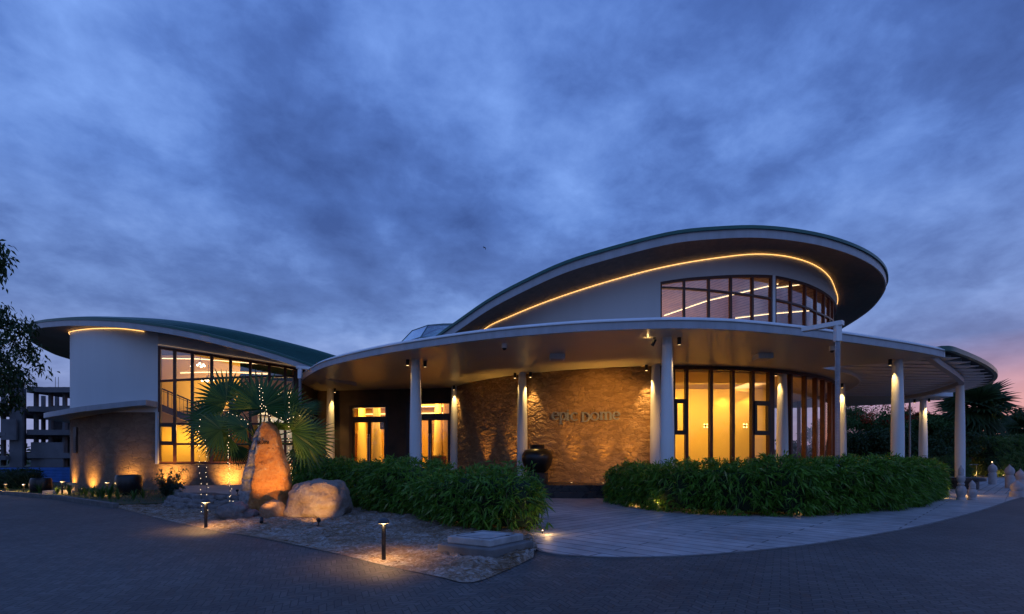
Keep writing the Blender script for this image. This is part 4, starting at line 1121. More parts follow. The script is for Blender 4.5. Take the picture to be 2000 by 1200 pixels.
# ================================================================ BAMBOO HEDGES
def hedge(name, label, path, wid, hts, nleaf, mat, seedoff, lscale=1.0, droop=.35):
    path = resample(path, 200); L = sum((b - a).length for a, b in zip(path, path[1:]))
    root = thing(name, label, 'hedge', path[100].copy())
    tang = [(path[min(199, i + 2)] - path[max(0, i - 2)]).normalized() for i in range(200)]
    def hgt(u): return cubic([a for a, b in hts], [b for a, b in hts], u)
    def wd(u): return cubic([a for a, b in wid], [b for a, b in wid], u)
    def surf(u, th, k=1.0):     # th 0..1 goes front-bottom -> front -> top -> back-bottom
        i = min(199, max(0, int(u * 199))); p = path[i]; t = tang[i]; nrmv = Vector((t.y, -t.x, 0))
        h = hgt(u); w = wd(u) / 2
        s = th * 3
        en = min(1.0, (min(u, 1 - u) * L / .7)) ; en = math.sqrt(max(0.02, 1 - (1 - en) ** 2))
        h2 = h * (.80 + .20 * en); w2 = w * en
        if s < 1: a, z = 1.0 + .04 * math.sin(s * 3), s * (h2 - .25)
        elif s < 2: q = (s - 1); a, z = math.cos(q * math.pi), (h2 - .25) + .25 * math.sin(q * math.pi)
        else: a, z = -1.0, (3 - s) * (h2 - .25)
        nb = .16 * noise.noise(Vector((p.x * .9 + seedoff, p.y * .9, z * 1.3))) + .10 * noise.noise(Vector((p.x * 2.6, p.y * 2.6 + seedoff, z * 2.6)))
        if z < .4: a *= .80 + .2 * z / .4
        q = p + nrmv * ((a * w2 + (nb if s < 1 else (0 if s < 2 else -nb))) * k) ; q.z = max(.0, z * (k if k < 1 else 1) + (nb if z > h2 - .5 else 0))
        if 1 <= s < 2: out = nrmv * math.cos((s - 1) * math.pi) + Vector((0, 0, 1)) * (.35 + math.sin((s - 1) * math.pi))
        elif s < 1: out = nrmv + Vector((0, 0, .1))
        else: out = -nrmv
        if u * L < .6: out = out - t * 1.2 * (1 - u * L / .6)
        if (1 - u) * L < .6: out = out + t * 1.2 * (1 - (1 - u) * L / .6)
        return q, out
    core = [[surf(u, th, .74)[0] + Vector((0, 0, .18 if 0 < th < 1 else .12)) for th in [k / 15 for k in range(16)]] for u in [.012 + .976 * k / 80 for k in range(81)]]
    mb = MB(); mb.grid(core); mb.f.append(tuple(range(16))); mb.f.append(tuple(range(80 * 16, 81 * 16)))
    mb.build('shade_core', m_core, root, True)  # dark filler core; shade inside the hedge is put into its colour
    Ps = []; Ds = []
    ncl = nleaf // 7
    for k in range(ncl):
        u = rnd.random(); th = rnd.random() ** .92 * (.80 if rnd.random() < .9 else 1)
        q, out = surf(u, th, 1.0)
        q = q + out.normalized() * (rnd.uniform(-.30, .05) + .16 * noise.noise(Vector((q.x * 2.2, q.y * 2.2, q.z * 2.2 + 40))))
        cd = out.normalized() * .9 + Vector((rnd.gauss(0, .45), rnd.gauss(0, .45), rnd.gauss(.05, .4)))
        for j in range(7):
            d = cd * .75 + Vector((rnd.gauss(0, .62), rnd.gauss(0, .62), rnd.gauss(-.12, .5)))
            Ps.append((q.x + rnd.gauss(0, .018), q.y + rnd.gauss(0, .018), max(.02, q.z + rnd.gauss(0, .018)))); Ds.append(tuple(d))
    # upright shoots breaking the top line
    for k in range(int(L * 26)):
        u = rnd.random(); th = .33 + rnd.random() * .30
        q, out = surf(u, th)
        hh = abs(rnd.gauss(0, .11))
        for j in range(7):
            Ps.append((q.x + rnd.gauss(0, .04), q.y + rnd.gauss(0, .04), q.z + hh * rnd.random())); Ds.append((rnd.gauss(0, .5), rnd.gauss(0, .5), rnd.uniform(.2, 1.3)))
    Ps = np.array(Ps); n = len(Ps)
    V, F = leaf_arrays(Ps, np.array(Ds), rng.uniform(.09, .19, n) * lscale, rng.uniform(.018, .031, n) * lscale, droop, .25)
    obj_from_arrays('foliage', V, F, mat, root)
    mb = MB()
    for k in range(int(L * 9)):
        u = .03 + .94 * rnd.random(); i = int(u * 199); p = path[i]; t = tang[i]; nn = Vector((t.y, -t.x, 0))
        b = p + nn * rnd.uniform(-.2, .75) * wd(u) / 2; e = b + nn * rnd.gauss(.12, .15) + t * rnd.gauss(0, .15)
        mb.tube([b, Vector((e.x, e.y, hgt(u) * .8))], .012, 4)
    mb.build('stems', m_stem, root)
    return root
lh = [(-8.6, 21.2), (-7.4, 19.9), (-6.1, 18.5), (-4.6, 17.1), (-3.1, 15.4), (-1.9, 13.4), (-1.0, 12.35), (.0, 11.55), (.62, 11.15)]
hedge('bamboo_hedge', 'bushy bamboo hedge left of the entrance, running from the boulder to the concrete box', [Vector((x, y, 0)) for x, y in lh], [(0, 1.2), (.35, 1.4), (.60, 2.2), (.72, 1.3), (.88, 1.85), (1, 1.5)],
      [(0, 1.40), (.3, 1.42), (.5, 1.38), (.63, 1.52), (.72, 1.06), (.82, 1.16), (.93, 1.24), (1, 1.08)], 27000, m_bamboo, 3.1, 1.55)
rh = [(4.0, 18.9), (4.5, 16.9), (5.2, 15.5), (6.4, 14.75), (7.6, 14.6), (9.2, 15.2), (11.2, 16.2), (13.2, 17.7), (15.3, 19.6), (17.2, 21.6)]
hedge('bamboo_hedge', 'long curved bamboo hedge right of the entrance, in front of the lit curved glazing', [Vector((x, y, 0)) for x, y in rh], [(0, 1.4), (.3, 1.7), (.6, 1.7), (1, 1.6)],
      [(0, 1.22), (.15, 1.38), (.3, 1.46), (.5, 1.50), (.7, 1.50), (.9, 1.46), (1, 1.38)], 40000, m_bamboo, 8.4, 1.7)
hedge('clipped_hedge', 'low dark clipped hedge behind the long bamboo hedge at right', [Vector((18.6, 27.5, 0)), Vector((22, 29, 0)), Vector((26, 30.5, 0)), Vector((27.5, 31.5, 0))], [(0, 1.5), (1, 1.5)], [(0, 1.5), (1, 1.5)], 12000, m_tree2, 1.4, 1.2)
hedge('clipped_hedge', 'dark boxy hedge at the far left edge beside the blue fence', [Vector((-28.5, 25.8, .1)), Vector((-24.6, 25.6, .1)), Vector((-23.7, 25.6, .1))], [(0, 1.5), (1, 1.5)], [(0, .95), (1, .95)], 9000, m_tree, 5.5, 1.2)
hedge('bamboo_row', 'tall loose bamboo row behind the stone bollards at far right', [Vector((39.5, 43.5, 0)), Vector((43, 45, 0)), Vector((47, 46, 0)), Vector((54, 48, 0))], [(0, 2.4), (1, 2.4)], [(0, 3.2), (.2, 3.3), (.4, 3.6), (.55, 3.2), (.8, 3.7), (1, 3.4)], 26000, m_bamboo2, 2.2, 2.2, .5)

# ================================================================ ROCKS
def displaced(V, amp, sc, seed, flat=0):
    out = []
    for v in V:
        n = v.normalized() if v.length > 0 else Vector((0, 0, 1))
        q = v * sc + Vector((seed, seed * 1.7, seed * .3))
        d = amp * noise.noise(q) + amp * .5 * noise.noise(q * 2.3) + amp * .22 * noise.noise(q * 5.5)
        dd, _ = noise.voronoi(q * 1.4); d += amp * .9 * (min(.5, dd[1] - dd[0]) - .2)
        out.append(v + n * d)
    return out
def rock(name, label, c, size, mat, seed, shape=None, amp=.09, seg=72, ring=44, rz=0, boxy=2.6, cat='boulder'):
    V = []; F = []
    for i in range(ring + 1):
        th = math.pi * i / ring
        for k in range(seg):
            a = 2 * math.pi * k / seg
            x, y, z = math.sin(th) * math.cos(a), math.sin(th) * math.sin(a), math.cos(th)
            s = (abs(x) ** boxy + abs(y) ** boxy + abs(z) ** boxy) ** (-1 / boxy)
            V.append(Vector((x * s, y * s, z * s)))
    for i in range(ring):
        for k in range(seg):
            l = (k + 1) % seg; F.append((i * seg + k, (i + 1) * seg + k, (i + 1) * seg + l, i * seg + l))
    V = displaced(V, amp * 2, 1.3, seed)
    co, si = math.cos(rz), math.sin(rz); W_ = []
    for v in V:
        x, y, z = v.x, v.y, v.z
        if shape: x, y, z = shape(x, y, z)
        x *= size[0] / 2; y *= size[1] / 2; z = (z + .86) / 1.86 * size[2] - .02
        W_.append((c[0] + x * co - y * si, c[1] + x * si + y * co, z))
    mb = MB(); mb.add(W_, F); o = mb.build(name, mat, None, True); put(o, label, cat); return o
m_boulder = rockmat('pale_boulder_stone', (.24, .155, .11), (.36, .28, .23), (.46, .40, .36), 2.0, .09)
m_rock_grey = rockmat('grey_rock', (.14, .125, .12), (.24, .22, .21), (.36, .33, .31), 2.4, .05)
m_rock_or = rockmat('ochre_rock', (.22, .11, .055), (.36, .22, .13), (.46, .38, .32), 2.2, .05)
p = G(606, 1010, .08); rock('boulder', 'large pale flat topped boulder right of the inscribed standing stone', (p.x, p.y + .55, 0), (1.46, 1.2, 1.02), m_boulder, 4.2,
     lambda x, y, z: (x * (1.14 - .30 * (z + 1) / 2) + .03 * z, y * (1.1 - .2 * (z + 1) / 2), z + .06 * x), .075, 96, 60, boxy=3.8)
p = G(523, 1012, .08); rock('boulder', 'small round ochre boulder at the foot of the standing stone', (p.x, p.y + .28, 0), (.62, .56, .52), m_rock_or, 9.4, None, .045, 48, 30, boxy=2.3)
p = G(440, 1018); rock('rock', 'rough grey rock left of the standing stone', (p.x, p.y + .35, 0), (.72, .62, .46), m_rock_grey, 2.7, lambda x, y, z: (x, y, z * (1 + .25 * x)), .10, 48, 30, cat='rock')
p = G(472, 1016); rock('rock', 'low broken rock against the left foot of the standing stone', (p.x, p.y + .3, 0), (.52, .5, .28), m_rock_grey, 6.1, lambda x, y, z: (x, y, z * (1 - .3 * x)), .12, 40, 24, cat='rock')

# standing stone: outline at true distance, half a metre thick
sd = 14.15
Lp = [(1016, 466), (1000, 467), (980, 467.5), (955, 470), (930, 474.5), (905, 481), (880, 487), (862, 492), (845, 498), (833, 505), (826, 513)]
Rp = [(1016, 560), (1000, 562), (980, 565), (955, 567.5), (930, 565.5), (912, 562), (900, 556), (880, 550), (862, 546.5), (845, 543), (833, 537), (826, 529)]
def edge(tab, y):
    t = sorted(tab); return cubic([a for a, b in t], [b for a, b in t], y)
V = []; F = []; nr, ns = 92, 84
for i in range(nr + 1):
    y = lerp(1018, 825.2, i / nr); z = zat(y, sd); 
    xl = (edge(Lp, y) - CX) / FPX * sd; xr = (edge(Rp, y) - CX) / FPX * sd
    if i == nr: xm = (xl + xr) / 2; xl, xr = lerp(xm, xl, .6), lerp(xm, xr, .6)
    hw = (xr - xl) / 2; cx = (xl + xr) / 2; th = .27 * (1 - .45 * (i / nr) ** 2) + .05
    for k in range(ns):
        a = 2 * math.pi * k / ns; ca, sa_ = math.cos(a), math.sin(a)
        bx = math.copysign(abs(ca) ** .62, ca); by = math.copysign(abs(sa_) ** .55, sa_)
        x = cx + hw * bx; yy = sd + th * by
        # the left flank is a set of stacked grey blocks angled away from the face
        fl = max(0, min(1, (-bx - .30) / .25)) if by < .6 else 0
        yy += fl * .13
        gro = 0
        for gy in (852, 876, 908, 932, 955, 990): gro = max(gro, math.exp(-((y + 5 * bx - gy) / 2.2) ** 2))
        q = Vector((x * 2.2, yy * 2.2, z * 2.2)); nz = .045 * noise.noise(q) + .025 * noise.noise(q * 2.4) + .012 * noise.noise(q * 6)
        dd, _ = noise.voronoi(q * .9); nz += .05 * (min(.5, dd[1] - dd[0]) - .2)
        x += (nz * .45 - gro * .055 * -1 * (1 if fl > .2 else 0)) * ca if True else 0
        yy += (nz * (1.0 if by < 0 else .7)) * (sa_ if abs(sa_) > .2 else .2 * math.copysign(1, sa_)) + gro * .06 * (fl > .2)
        V.append(Vector((x, yy, max(-.03, z))))
for i in range(nr):
    for k in range(ns):
        l = (k + 1) % ns; F.append((i * ns + k, i * ns + l, (i + 1) * ns + l, (i + 1) * ns + k))
F.append(tuple(range(nr * ns, (nr + 1) * ns)))
m, nt, b = nodes('ochre_standing_stone'); v = coords(nt)
a = noise_t(nt, v, 1.8, 8, .62, .7); f = noise_t(nt, v, 11, 7, .65)
orr = ramp_n(nt, math_n(nt, 'ADD', math_n(nt, 'MULTIPLY', a, .65), math_n(nt, 'MULTIPLY', f, .35)), [(.34, (.22, .075, .022)), (.48, (.45, .18, .045)), (.58, (.50, .25, .085)), (.70, (.54, .43, .33))])
gg = ramp_n(nt, f, [(.35, (.17, .16, .155)), (.65, (.36, .34, .325))])
sp = nt.nodes.new('ShaderNodeSeparateXYZ'); nt.links.new(v, sp.inputs[0])
# grey weathered rind along the left flank and the crown (object x runs left to right, z upwards)
lim = math_n(nt, 'ADD', math_n(nt, 'MULTIPLY', sp.outputs[2], .15), -.34)
mk = math_n(nt, 'ADD', math_n(nt, 'SUBTRACT', lim, sp.outputs[0]), math_n(nt, 'MULTIPLY', math_n(nt, 'SUBTRACT', a, .5), .5))
mk = math_n(nt, 'MULTIPLY', math_n(nt, 'ADD', mk, .03), 14.0, True)
wht = math_n(nt, 'GREATER_THAN', noise_t(nt, v, 7, 8, .75, 1.5), .625)
cc = mix_c(nt, mk, orr, gg); cc = mix_c(nt, math_n(nt, 'MULTIPLY', wht, .55), cc, (.55, .50, .45))
nt.links.new(cc, b.inputs['Base Color']); b.inputs['Roughness'].default_value = .88
bump(nt, b, math_n(nt, 'ADD', math_n(nt, 'ADD', a, math_n(nt, 'MULTIPLY', noise_t(nt, v, 34, 5, .7), .3)), math_n(nt, 'MULTIPLY', f, .6)), 1.0, .065)
stone = thing('standing_stone', 'tall ochre standing stone with grey blocky left flank and engraved lettering', 'standing stone', ((515 - CX) / FPX * sd, sd, 0))
mb = MB(); mb.add(V, F); mb.build('stone_body', m, stone, 60)
frontY = {}
def face_y(xw, zw):
    best = min((v for v in V if v.y < sd - .02), key=lambda v: (v.x - xw) ** 2 + (v.z - zw) ** 2); return best.y
# lettering on the stone, font curve turned into a mesh laid on the face
def text_mesh(txt, size, extrude, space=1.0):
    c = bpy.data.curves.new('txt', 'FONT'); c.body = txt; c.size = size; c.extrude = extrude; c.space_character = space; c.align_x = 'CENTER'; c.resolution_u = 3
    o = bpy.data.objects.new('txt', c); col.objects.link(o)
    dg = bpy.context.evaluated_depsgraph_get(); me = bpy.data.meshes.new_from_object(o.evaluated_get(dg))
    bpy.data.objects.remove(o); bpy.data.curves.remove(c)
    vs = [v.co.copy() for v in me.vertices]; fs = [tuple(p.vertices) for p in me.polygons]
    bpy.data.meshes.remove(me); return vs, fs
vs, fs = text_mesh('Epic Dome', .165, .03)
sx = .325 / (max(v.x for v in vs) - min(v.x for v in vs))
tc_ = P(522, 868, sd)
mb = MB(); mb.add([Vector((tc_.x + v.x * sx, face_y(tc_.x + v.x * sx, tc_.z) - .004 + v.z * .35, tc_.z + v.y)) for v in vs], fs)
mb.build('engraved_lettering', plain('dark_engraving', (.03, .018, .012), .9, .1), stone)
mb = MB()
for x, y, l in ((519, 903, 9), (532, 876, 8), (540, 877, 4)):
    q = P(x, y, sd); yy = face_y(q.x, q.z)
    mb.tube([Vector((q.x - l * .0068, yy - .001, q.z - .012)), Vector((q.x, yy - .002, q.z + .006)), Vector((q.x + l * .0068, yy - .001, q.z))], [.003, .009, .002], 5)
mb.build('crack', plain('dark_crack', (.03, .02, .015), .9, .1), stone)

# rubble edging
rb = thing('rubble_edging', 'low curved edging of dark rubble stones left of the standing stone', 'stone wall', (-9.2, 15.9, 0))
mb = MB(); bank = spline([Vector((-11.0, 17.2, 0)), Vector((-10.3, 16.5, 0)), Vector((-9.4, 15.9, 0)), Vector((-8.4, 15.6, 0)), Vector((-7.4, 15.6, 0)), Vector((-6.9, 15.9, 0))], 40)
mb.sweep(bank, [(-.55, -.05), (-.42, .30), (-.05, .44), (.9, .40), (1.0, -.05)][::-1]); mb.build('mortar_bank', plain('dark_mortar', (.07, .065, .06), .95, .3, 5, .6, 20), rb, 40)
mb = MB()
for row in range(4):
    for i in range(1, 30):
        p = resample(bank, 31)[i]; q = resample(bank, 31)[min(30, i + 1)]
        t = (q - p).normalized() if (q - p).length > 0 else Vector((1, 0, 0)); o_ = Vector((-t.y, t.x, 0))
        s0 = [(-.55, .03), (-.49, .15), (-.43, .28), (-.2, .40)][row]
        c = p + o_ * (s0[0] + rnd.uniform(-.03, .03)) + t * rnd.uniform(-.08, .08); c.z = s0[1] + rnd.uniform(-.02, .02)
        a, b_, h = rnd.uniform(.09, .17), rnd.uniform(.07, .11), rnd.uniform(.06, .095)
        V2 = []; F2 = []; seg, ring = 12, 7
        for r_ in range(ring + 1):
            th = math.pi * r_ / ring
            for k in range(seg):
                an_ = 2 * math.pi * k / seg; x, y, z = math.sin(th) * math.cos(an_), math.sin(th) * math.sin(an_), math.cos(th)
                s = (abs(x) ** 4 + abs(y) ** 4 + abs(z) ** 4) ** -.25 * (1 + .25 * noise.noise(Vector((x, y, z)) * 1.3 + c * 3))
                V2.append(c + t * x * s * a + o_ * y * s * b_ + Vector((0, 0, z * s * h)))
        for r_ in range(ring):
            for k in range(seg): F2.append((r_ * seg + k, (r_ + 1) * seg + k, (r_ + 1) * seg + (k + 1) % seg, r_ * seg + (k + 1) % seg))
        mb.add(V2, F2)
mb.build('rubble_stones', m_rock_grey, rb, 50)

# ================================================================ FAN PALMS
def frond_mesh(mb_v, mb_f, hub, axis, nor, rad, nseg, spread, droop):
    axis = axis.normalized(); nor = (nor - axis * nor.dot(axis)).normalized(); sid = axis.cross(nor)
    for k in range(nseg):
        a = R(lerp(-spread / 2, spread / 2, k / (nseg - 1)))
        d = axis * math.cos(a) + sid * math.sin(a)
        ln = rad * (1 - .26 * (abs(a) / R(spread / 2)) ** 2) * rnd.uniform(.93, 1.05)
        w = 2.5 * rad * .45 * math.tan(R(spread / nseg / 2)) 
        per = d.cross(nor).normalized(); fo = nor * (w * .5)
        ks = []
        for t, ww in ((0.02, .12), (.42, 1.0), (.62, .85), (.85, .38), (1, .02)):
            c = hub + d * ln * t + Vector((0, 0, -1)) * droop * ln * max(0, t - .45) ** 1.6 + nor * (-.10 * ln * t * t)
            ks.append((c, w * ww))
        b = len(mb_v)
        for c, ww in ks: mb_v.extend([c + per * ww * .5 - fo * ww / w * .3, c + fo * ww / w * .35, c - per * ww * .5 - fo * ww / w * .3])
        for i in range(len(ks) - 1):
            for j in range(2): mb_f.append((b + i * 3 + j, b + i * 3 + j + 1, b + (i + 1) * 3 + j + 1, b + (i + 1) * 3 + j))
def fan_palm(name, label, base, crown_z, fronds, mat, trunk_r=.22, nseg=26, spread=205, droop=.20):
    root = thing(name, label, 'palm tree', base)
    mb = MB(); n = 10
    mb.tube([base + Vector((0, 0, crown_z * k / n)) for k in range(n + 1)], [trunk_r * (1.15 - .25 * k / n + .06 * (k % 2)) for k in range(n + 1)], 14)
    mb.build('trunk', m_bark, root, 40)
    cr = base + Vector((0, 0, crown_z))
    for hub, rad, axis, nor in fronds:
        v, f = [], []
        frond_mesh(v, f, hub, axis, nor, rad, nseg, spread, droop)
        m2 = MB(); m2.add(v, f)
        mid_ = cr.lerp(hub, .5) + Vector((0, 0, .12 * (hub - cr).length))
        m2.tube([cr, mid_, hub, hub + axis.normalized() * rad * .25], [.028, .022, .016, .006], 6)
        m2.build('frond', mat, root)
    return root
pb = Vector((-7.55, 15.4, .05)); cz = 1.75
fr = []
for x, y, d, rad, ax, nz in [
    (437, 778, 15.4, 1.10, (-.75, -.1, .60), (.15, -1, .45)), (470, 800, 15.9, 1.15, (-.35, .3, .9), (0, -1, .3)), (508, 792, 15.0, 1.25, (.05, -.1, 1), (.05, -1, .25)),
    (560, 800, 15.3, 1.12, (.55, 0, .8), (-.1, -1, .35)), (585, 808, 15.9, 1.05, (.85, .2, .5), (-.2, -1, .5)), (425, 838, 14.7, 1.0, (-.95, -.2, .1), (.2, -.9, .7)),
    (440, 850, 15.0, .95, (-.8, -.2, -.45), (.2, -1, .4)), (596, 856, 15.0, 1.0, (.95, -.1, .0), (-.1, -.9, .6)), (575, 842, 14.7, .95, (.8, -.3, .30), (-.3, -1, .4)),
    (478, 835, 14.6, .95, (-.35, -.6, .35), (.2, -.6, 1)), (540, 838, 14.5, .85, (.3, -.6, .3), (-.1, -.5, 1)), (400, 815, 16.3, 1.0, (-.9, .4, .3), (.2, -1, .5)),
    (600, 870, 15.8, .95, (.8, .2, -.5), (-.1, -1, .3)), (520, 800, 16.6, 1.15, (.1, .6, .8), (0, -.8, .5)), (455, 870, 15.6, .8, (-.5, .2, -.8), (.1, -1, .2))]:
    hb = P(x, y, d); fr.append((hb.lerp(pb + Vector((0, 0, cz + .35)), .08), rad * rnd.uniform(.9, 1.12), Vector(ax) + Vector((rnd.gauss(0, .14), rnd.gauss(0, .2), rnd.gauss(0, .1))), Vector(nz) + Vector((rnd.gauss(0, .35), 0, rnd.gauss(0, .45)))))
fan_palm('fan_palm', 'large green fan palm hung with fairy lights behind the standing stone', pb, cz, fr, m_palm)
def random_fronds(cr, n, rad, stem, seed, up=.2):
    r2 = random.Random(seed); out = []
    for k in range(n):
        a = 2.399 * k; el = lerp(-1.1, 1.3, (k + .5) / n) + up * .2
        d = Vector((math.cos(a) * math.cos(el), math.sin(a) * math.cos(el), math.sin(el)))
        out.append((cr + d * stem, rad * r2.uniform(.85, 1.1), d, Vector((0, -.5, 1)) if abs(d.z) < .8 else Vector((0, -1, .2))))
    return out
for x, yb, d, h, rad, stem, nfr, lab in ((1902, 930, 46, 6.1, 2.3, 1.1, 40, 'tall dark fan palm silhouetted under the pergola tip at right'), (1957, 915, 60, 4.4, 1.9, .8, 20, 'short dark fan palm rising over the bamboo row'), (2003, 915, 56, 4.9, 2.0, .8, 18, 'fan palm at the right edge of the frame over the bamboo row')):
    b0 = Vector(((x - CX) / FPX * d, d, 0)); cr = b0 + Vector((0, 0, h))
    fan_palm('fan_palm', lab, b0, h, random_fronds(cr, nfr, rad, stem, x), m_tree, .25, 20, 240, .3)

# ================================================================ TREES
def tree(name, label, base, h, crown, mat, nleaf, lsize, seed, extra=None, trunk_r=.25, lw=.45, ncl=90):
    r2 = random.Random(seed); root = thing(name, label, 'tree', base)
    cx, cy, cz_, rx, ry, rz_ = crown
    cls = []
    for k in range(ncl):
        while True:
            v = Vector((r2.uniform(-1, 1), r2.uniform(-1, 1), r2.uniform(-1, 1)))
            if .25 < v.length < 1: break
        v = v.normalized() * (v.length ** .55)
        c = Vector((cx + v.x * rx, cy + v.y * ry, cz_ + v.z * rz_)); c += Vector((noise.noise(c * .5), noise.noise(c * .5 + Vector((9, 0, 0))), noise.noise(c * .5 + Vector((0, 9, 0))))) * .35 * min(rx, rz_)
        cls.append((c, r2.uniform(.55, 1.25) * (rx * ry * rz_) ** (1 / 3) * .27))
    mb = MB(); fk = Vector((base.x * .6 + cx * .4, base.y * .6 + cy * .4, lerp(base.z, cz_ - rz_ * .5, .9)))
    mb.tube([base, base.lerp(fk, .5) + Vector((r2.uniform(-.15, .15), 0, 0)), fk], [trunk_r * 1.2, trunk_r, trunk_r * .75], 10)
    for c, s in cls[:26]:
        md = fk.lerp(c, .5) + Vector((r2.gauss(0, .2), r2.gauss(0, .2), r2.uniform(0, .4)))
        mb.tube([fk, md, c], [trunk_r * .45, trunk_r * .25, trunk_r * .06], 6)
    mb.build('trunk', m_bark, root, 50)
    Ps = []; Ds = []; per = nleaf // ncl
    for c, s in cls:
        g = rng.normal(size=(per, 3)); g = g / np.linalg.norm(g, axis=1, keepdims=True) * (rng.random((per, 1)) ** .45)
        pts = g * np.array([s, s, s * .62]) + np.array(c)
        Ps.append(pts); Ds.append(g * .7 + rng.normal(size=(per, 3)) * .6 + np.array([0, 0, -.35]))
    Ps = np.concatenate(Ps); Ds = np.concatenate(Ds); n = len(Ps)
    V_, F_ = leaf_arrays(Ps, Ds, rng.uniform(.6, 1.3, n) * lsize, rng.uniform(.8, 1.2, n) * lsize * lw, .2, .2)
    obj_from_arrays('crown', V_, F_, mat, root)
    if extra:
        Pb = []
        for c, s in cls:
            if c.z > cz_ + rz_ * .05 and r2.random() < .55:
                k = 90; g = rng.normal(size=(k, 3)) * np.array([.30, .30, .12]) * s * 1.6
                Pb.append(g + np.array(c) + np.array([0, -s * .5, s * .45]))
        Pb = np.concatenate(Pb); n = len(Pb)
        V_, F_ = leaf_arrays(Pb, rng.normal(size=(n, 3)), rng.uniform(.10, .2, n), rng.uniform(.07, .13, n), .1, .2)
        obj_from_arrays('blossom', V_, F_, m_red, root)
    return root
tree('broadleaf_tree', 'dark leafy tree overhanging the left edge of the frame', Vector((-21.6, 18.2, 0)), 9, (-21.4, 18.3, 5.15, 2.9, 2.4, 1.9), m_tree, 8000, .16, 3, trunk_r=.22, ncl=70)
# its outer sprays, given as a second small branching mesh on the same tree
T0 = [o for o in bpy.data.objects if o.name == 'broadleaf_tree'][0]
Pn = []; Dn = []
for pts in ([(-20, 640), (20, 645), (45, 655), (62, 672), (68, 690)], [(-20, 660), (25, 668), (52, 690), (72, 705), (84, 718)], [(-10, 640), (6, 612), (10, 600)], [(-30, 540), (-8, 505), (2, 474)], [(-30, 560), (-5, 520), (3, 500)],
            [(-20, 690), (20, 712), (45, 735), (55, 745)], [(-15, 720), (15, 750), (35, 790)], [(0, 640), (30, 630), (52, 640), (66, 628)], [(-20, 800), (10, 790), (30, 770)]):
    c3 = spline([P(x, y, 17.6 + .01 * (y - 600)) for x, y in pts], 12); mb = MB(); mb.tube(c3, [.035 * (1 - k / 13) + .005 for k in range(12)], 5); mb.build('branch', m_bark, T0)
    for q in c3[4:]:
        for j in range(20): Pn.append(q + Vector((rnd.gauss(0, .13), rnd.gauss(0, .16), rnd.gauss(-.05, .13)))); Dn.append((rnd.gauss(.2, .6), rnd.gauss(0, .6), rnd.gauss(-.8, .5)))
n = len(Pn); V_, F_ = leaf_arrays(np.array(Pn), np.array(Dn), rng.uniform(.13, .26, n), rng.uniform(.05, .09, n), .2, .2)
obj_from_arrays('branch_foliage', V_, F_, m_tree, T0)
def bx(x, d): return Vector(((x - CX) / FPX * d, d, 0))
for nm, lab, x, d, h, rx, rz_, mat, nl, ls, red in (
    ('flame_tree', 'spreading flame tree with red blossom behind the rear canopy', 1690, 50, 7.2, 5.2, 2.3, m_tree2, 16000, .26, True),
    ('flame_tree', 'smaller flame tree with few red flowers left of the rear slim column', 1768, 52, 6.9, 3.6, 1.9, m_tree2, 11000, .26, True),
    ('broadleaf_tree', 'mid green bushy tree between the rear slim column and pergola column', 1832, 47, 6.0, 3.4, 2.5, m_tree2, 15000, .28, False),
    ('broadleaf_tree', 'dark rounded tree low behind the round hall glazing at right', 1668, 44, 4.3, 3.4, 1.9, m_tree, 12000, .26, False),
    ('broadleaf_tree', 'dark tree filling the gap right of the big foreground column', 1760, 43, 4.2, 3.2, 1.9, m_tree, 12000, .26, False),
    ('broadleaf_tree', 'dark tree just left of the pergola column', 1858, 44, 4.4, 3.2, 2.0, m_tree, 12000, .26, False),
    ('broadleaf_tree', 'wispy low tree right of the tall fan palm', 1935, 62, 4.3, 3.0, 1.2, m_tree, 3500, .30, False)):
    b0 = bx(x, d); h = h * .93; cz_ = h - rz_
    tree(nm, lab, b0, h, (b0.x, b0.y, cz_ * .95, rx, rx * .7, rz_), mat, nl, ls, x, red)
for x, d, h in ((1600, 60, 4.2), (1720, 58, 3.6), (1800, 56, 4.2), (1890, 54, 3.2)):
    b0 = bx(x, d); tree('shrub_tree', {1600: 'low dark tree mass seen through the curved glazing', 1720: 'low shrubby tree behind the dark rounded trees', 1800: 'low shrubby tree in the background between two slim columns', 1890: 'low shrubby tree below the tall fan palm'}[x], b0, h, (b0.x, b0.y, h * .5, 4.5, 3, h * .52), m_tree, 9000, .28, x * 3, None, .15)
# overhanging vine branch at the right
vb = thing('vine_branch', 'thin leafy branch hanging into the sky at the right edge', 'branch', P(2060, 800, 24))
mb = MB(); c3 = spline([P(2080, 802, 24), P(2030, 801, 24), P(1990, 803, 24), P(1960, 797, 24), P(1936, 795, 24)], 30); mb.tube(c3, [.022 - .0006 * k for k in range(30)], 5); mb.build('stem', m_bark, vb)
Pn = []; Dn = []
for q in c3:
    for j in range(7): Pn.append(q + Vector((rnd.gauss(0, .10), rnd.gauss(0, .1), rnd.gauss(-.10, .13)))); Dn.append((rnd.gauss(0, .7), rnd.gauss(0, .4), rnd.gauss(-.2, .6)))
n = len(Pn); V_, F_ = leaf_arrays(np.array(Pn), np.array(Dn), rng.uniform(.11, .2, n), rng.uniform(.08, .14, n), .1, .2); obj_from_arrays('foliage', V_, F_, m_tree, vb)

mb = MB(); mb.tube([Vector((28.6, 24.6, 0)), Vector((28.2, 24.3, 2.2)), P(2110, 806, 24), P(2078, 802, 24)], [.09, .07, .04, .022], 8); mb.build('trunk', m_bark, vb)
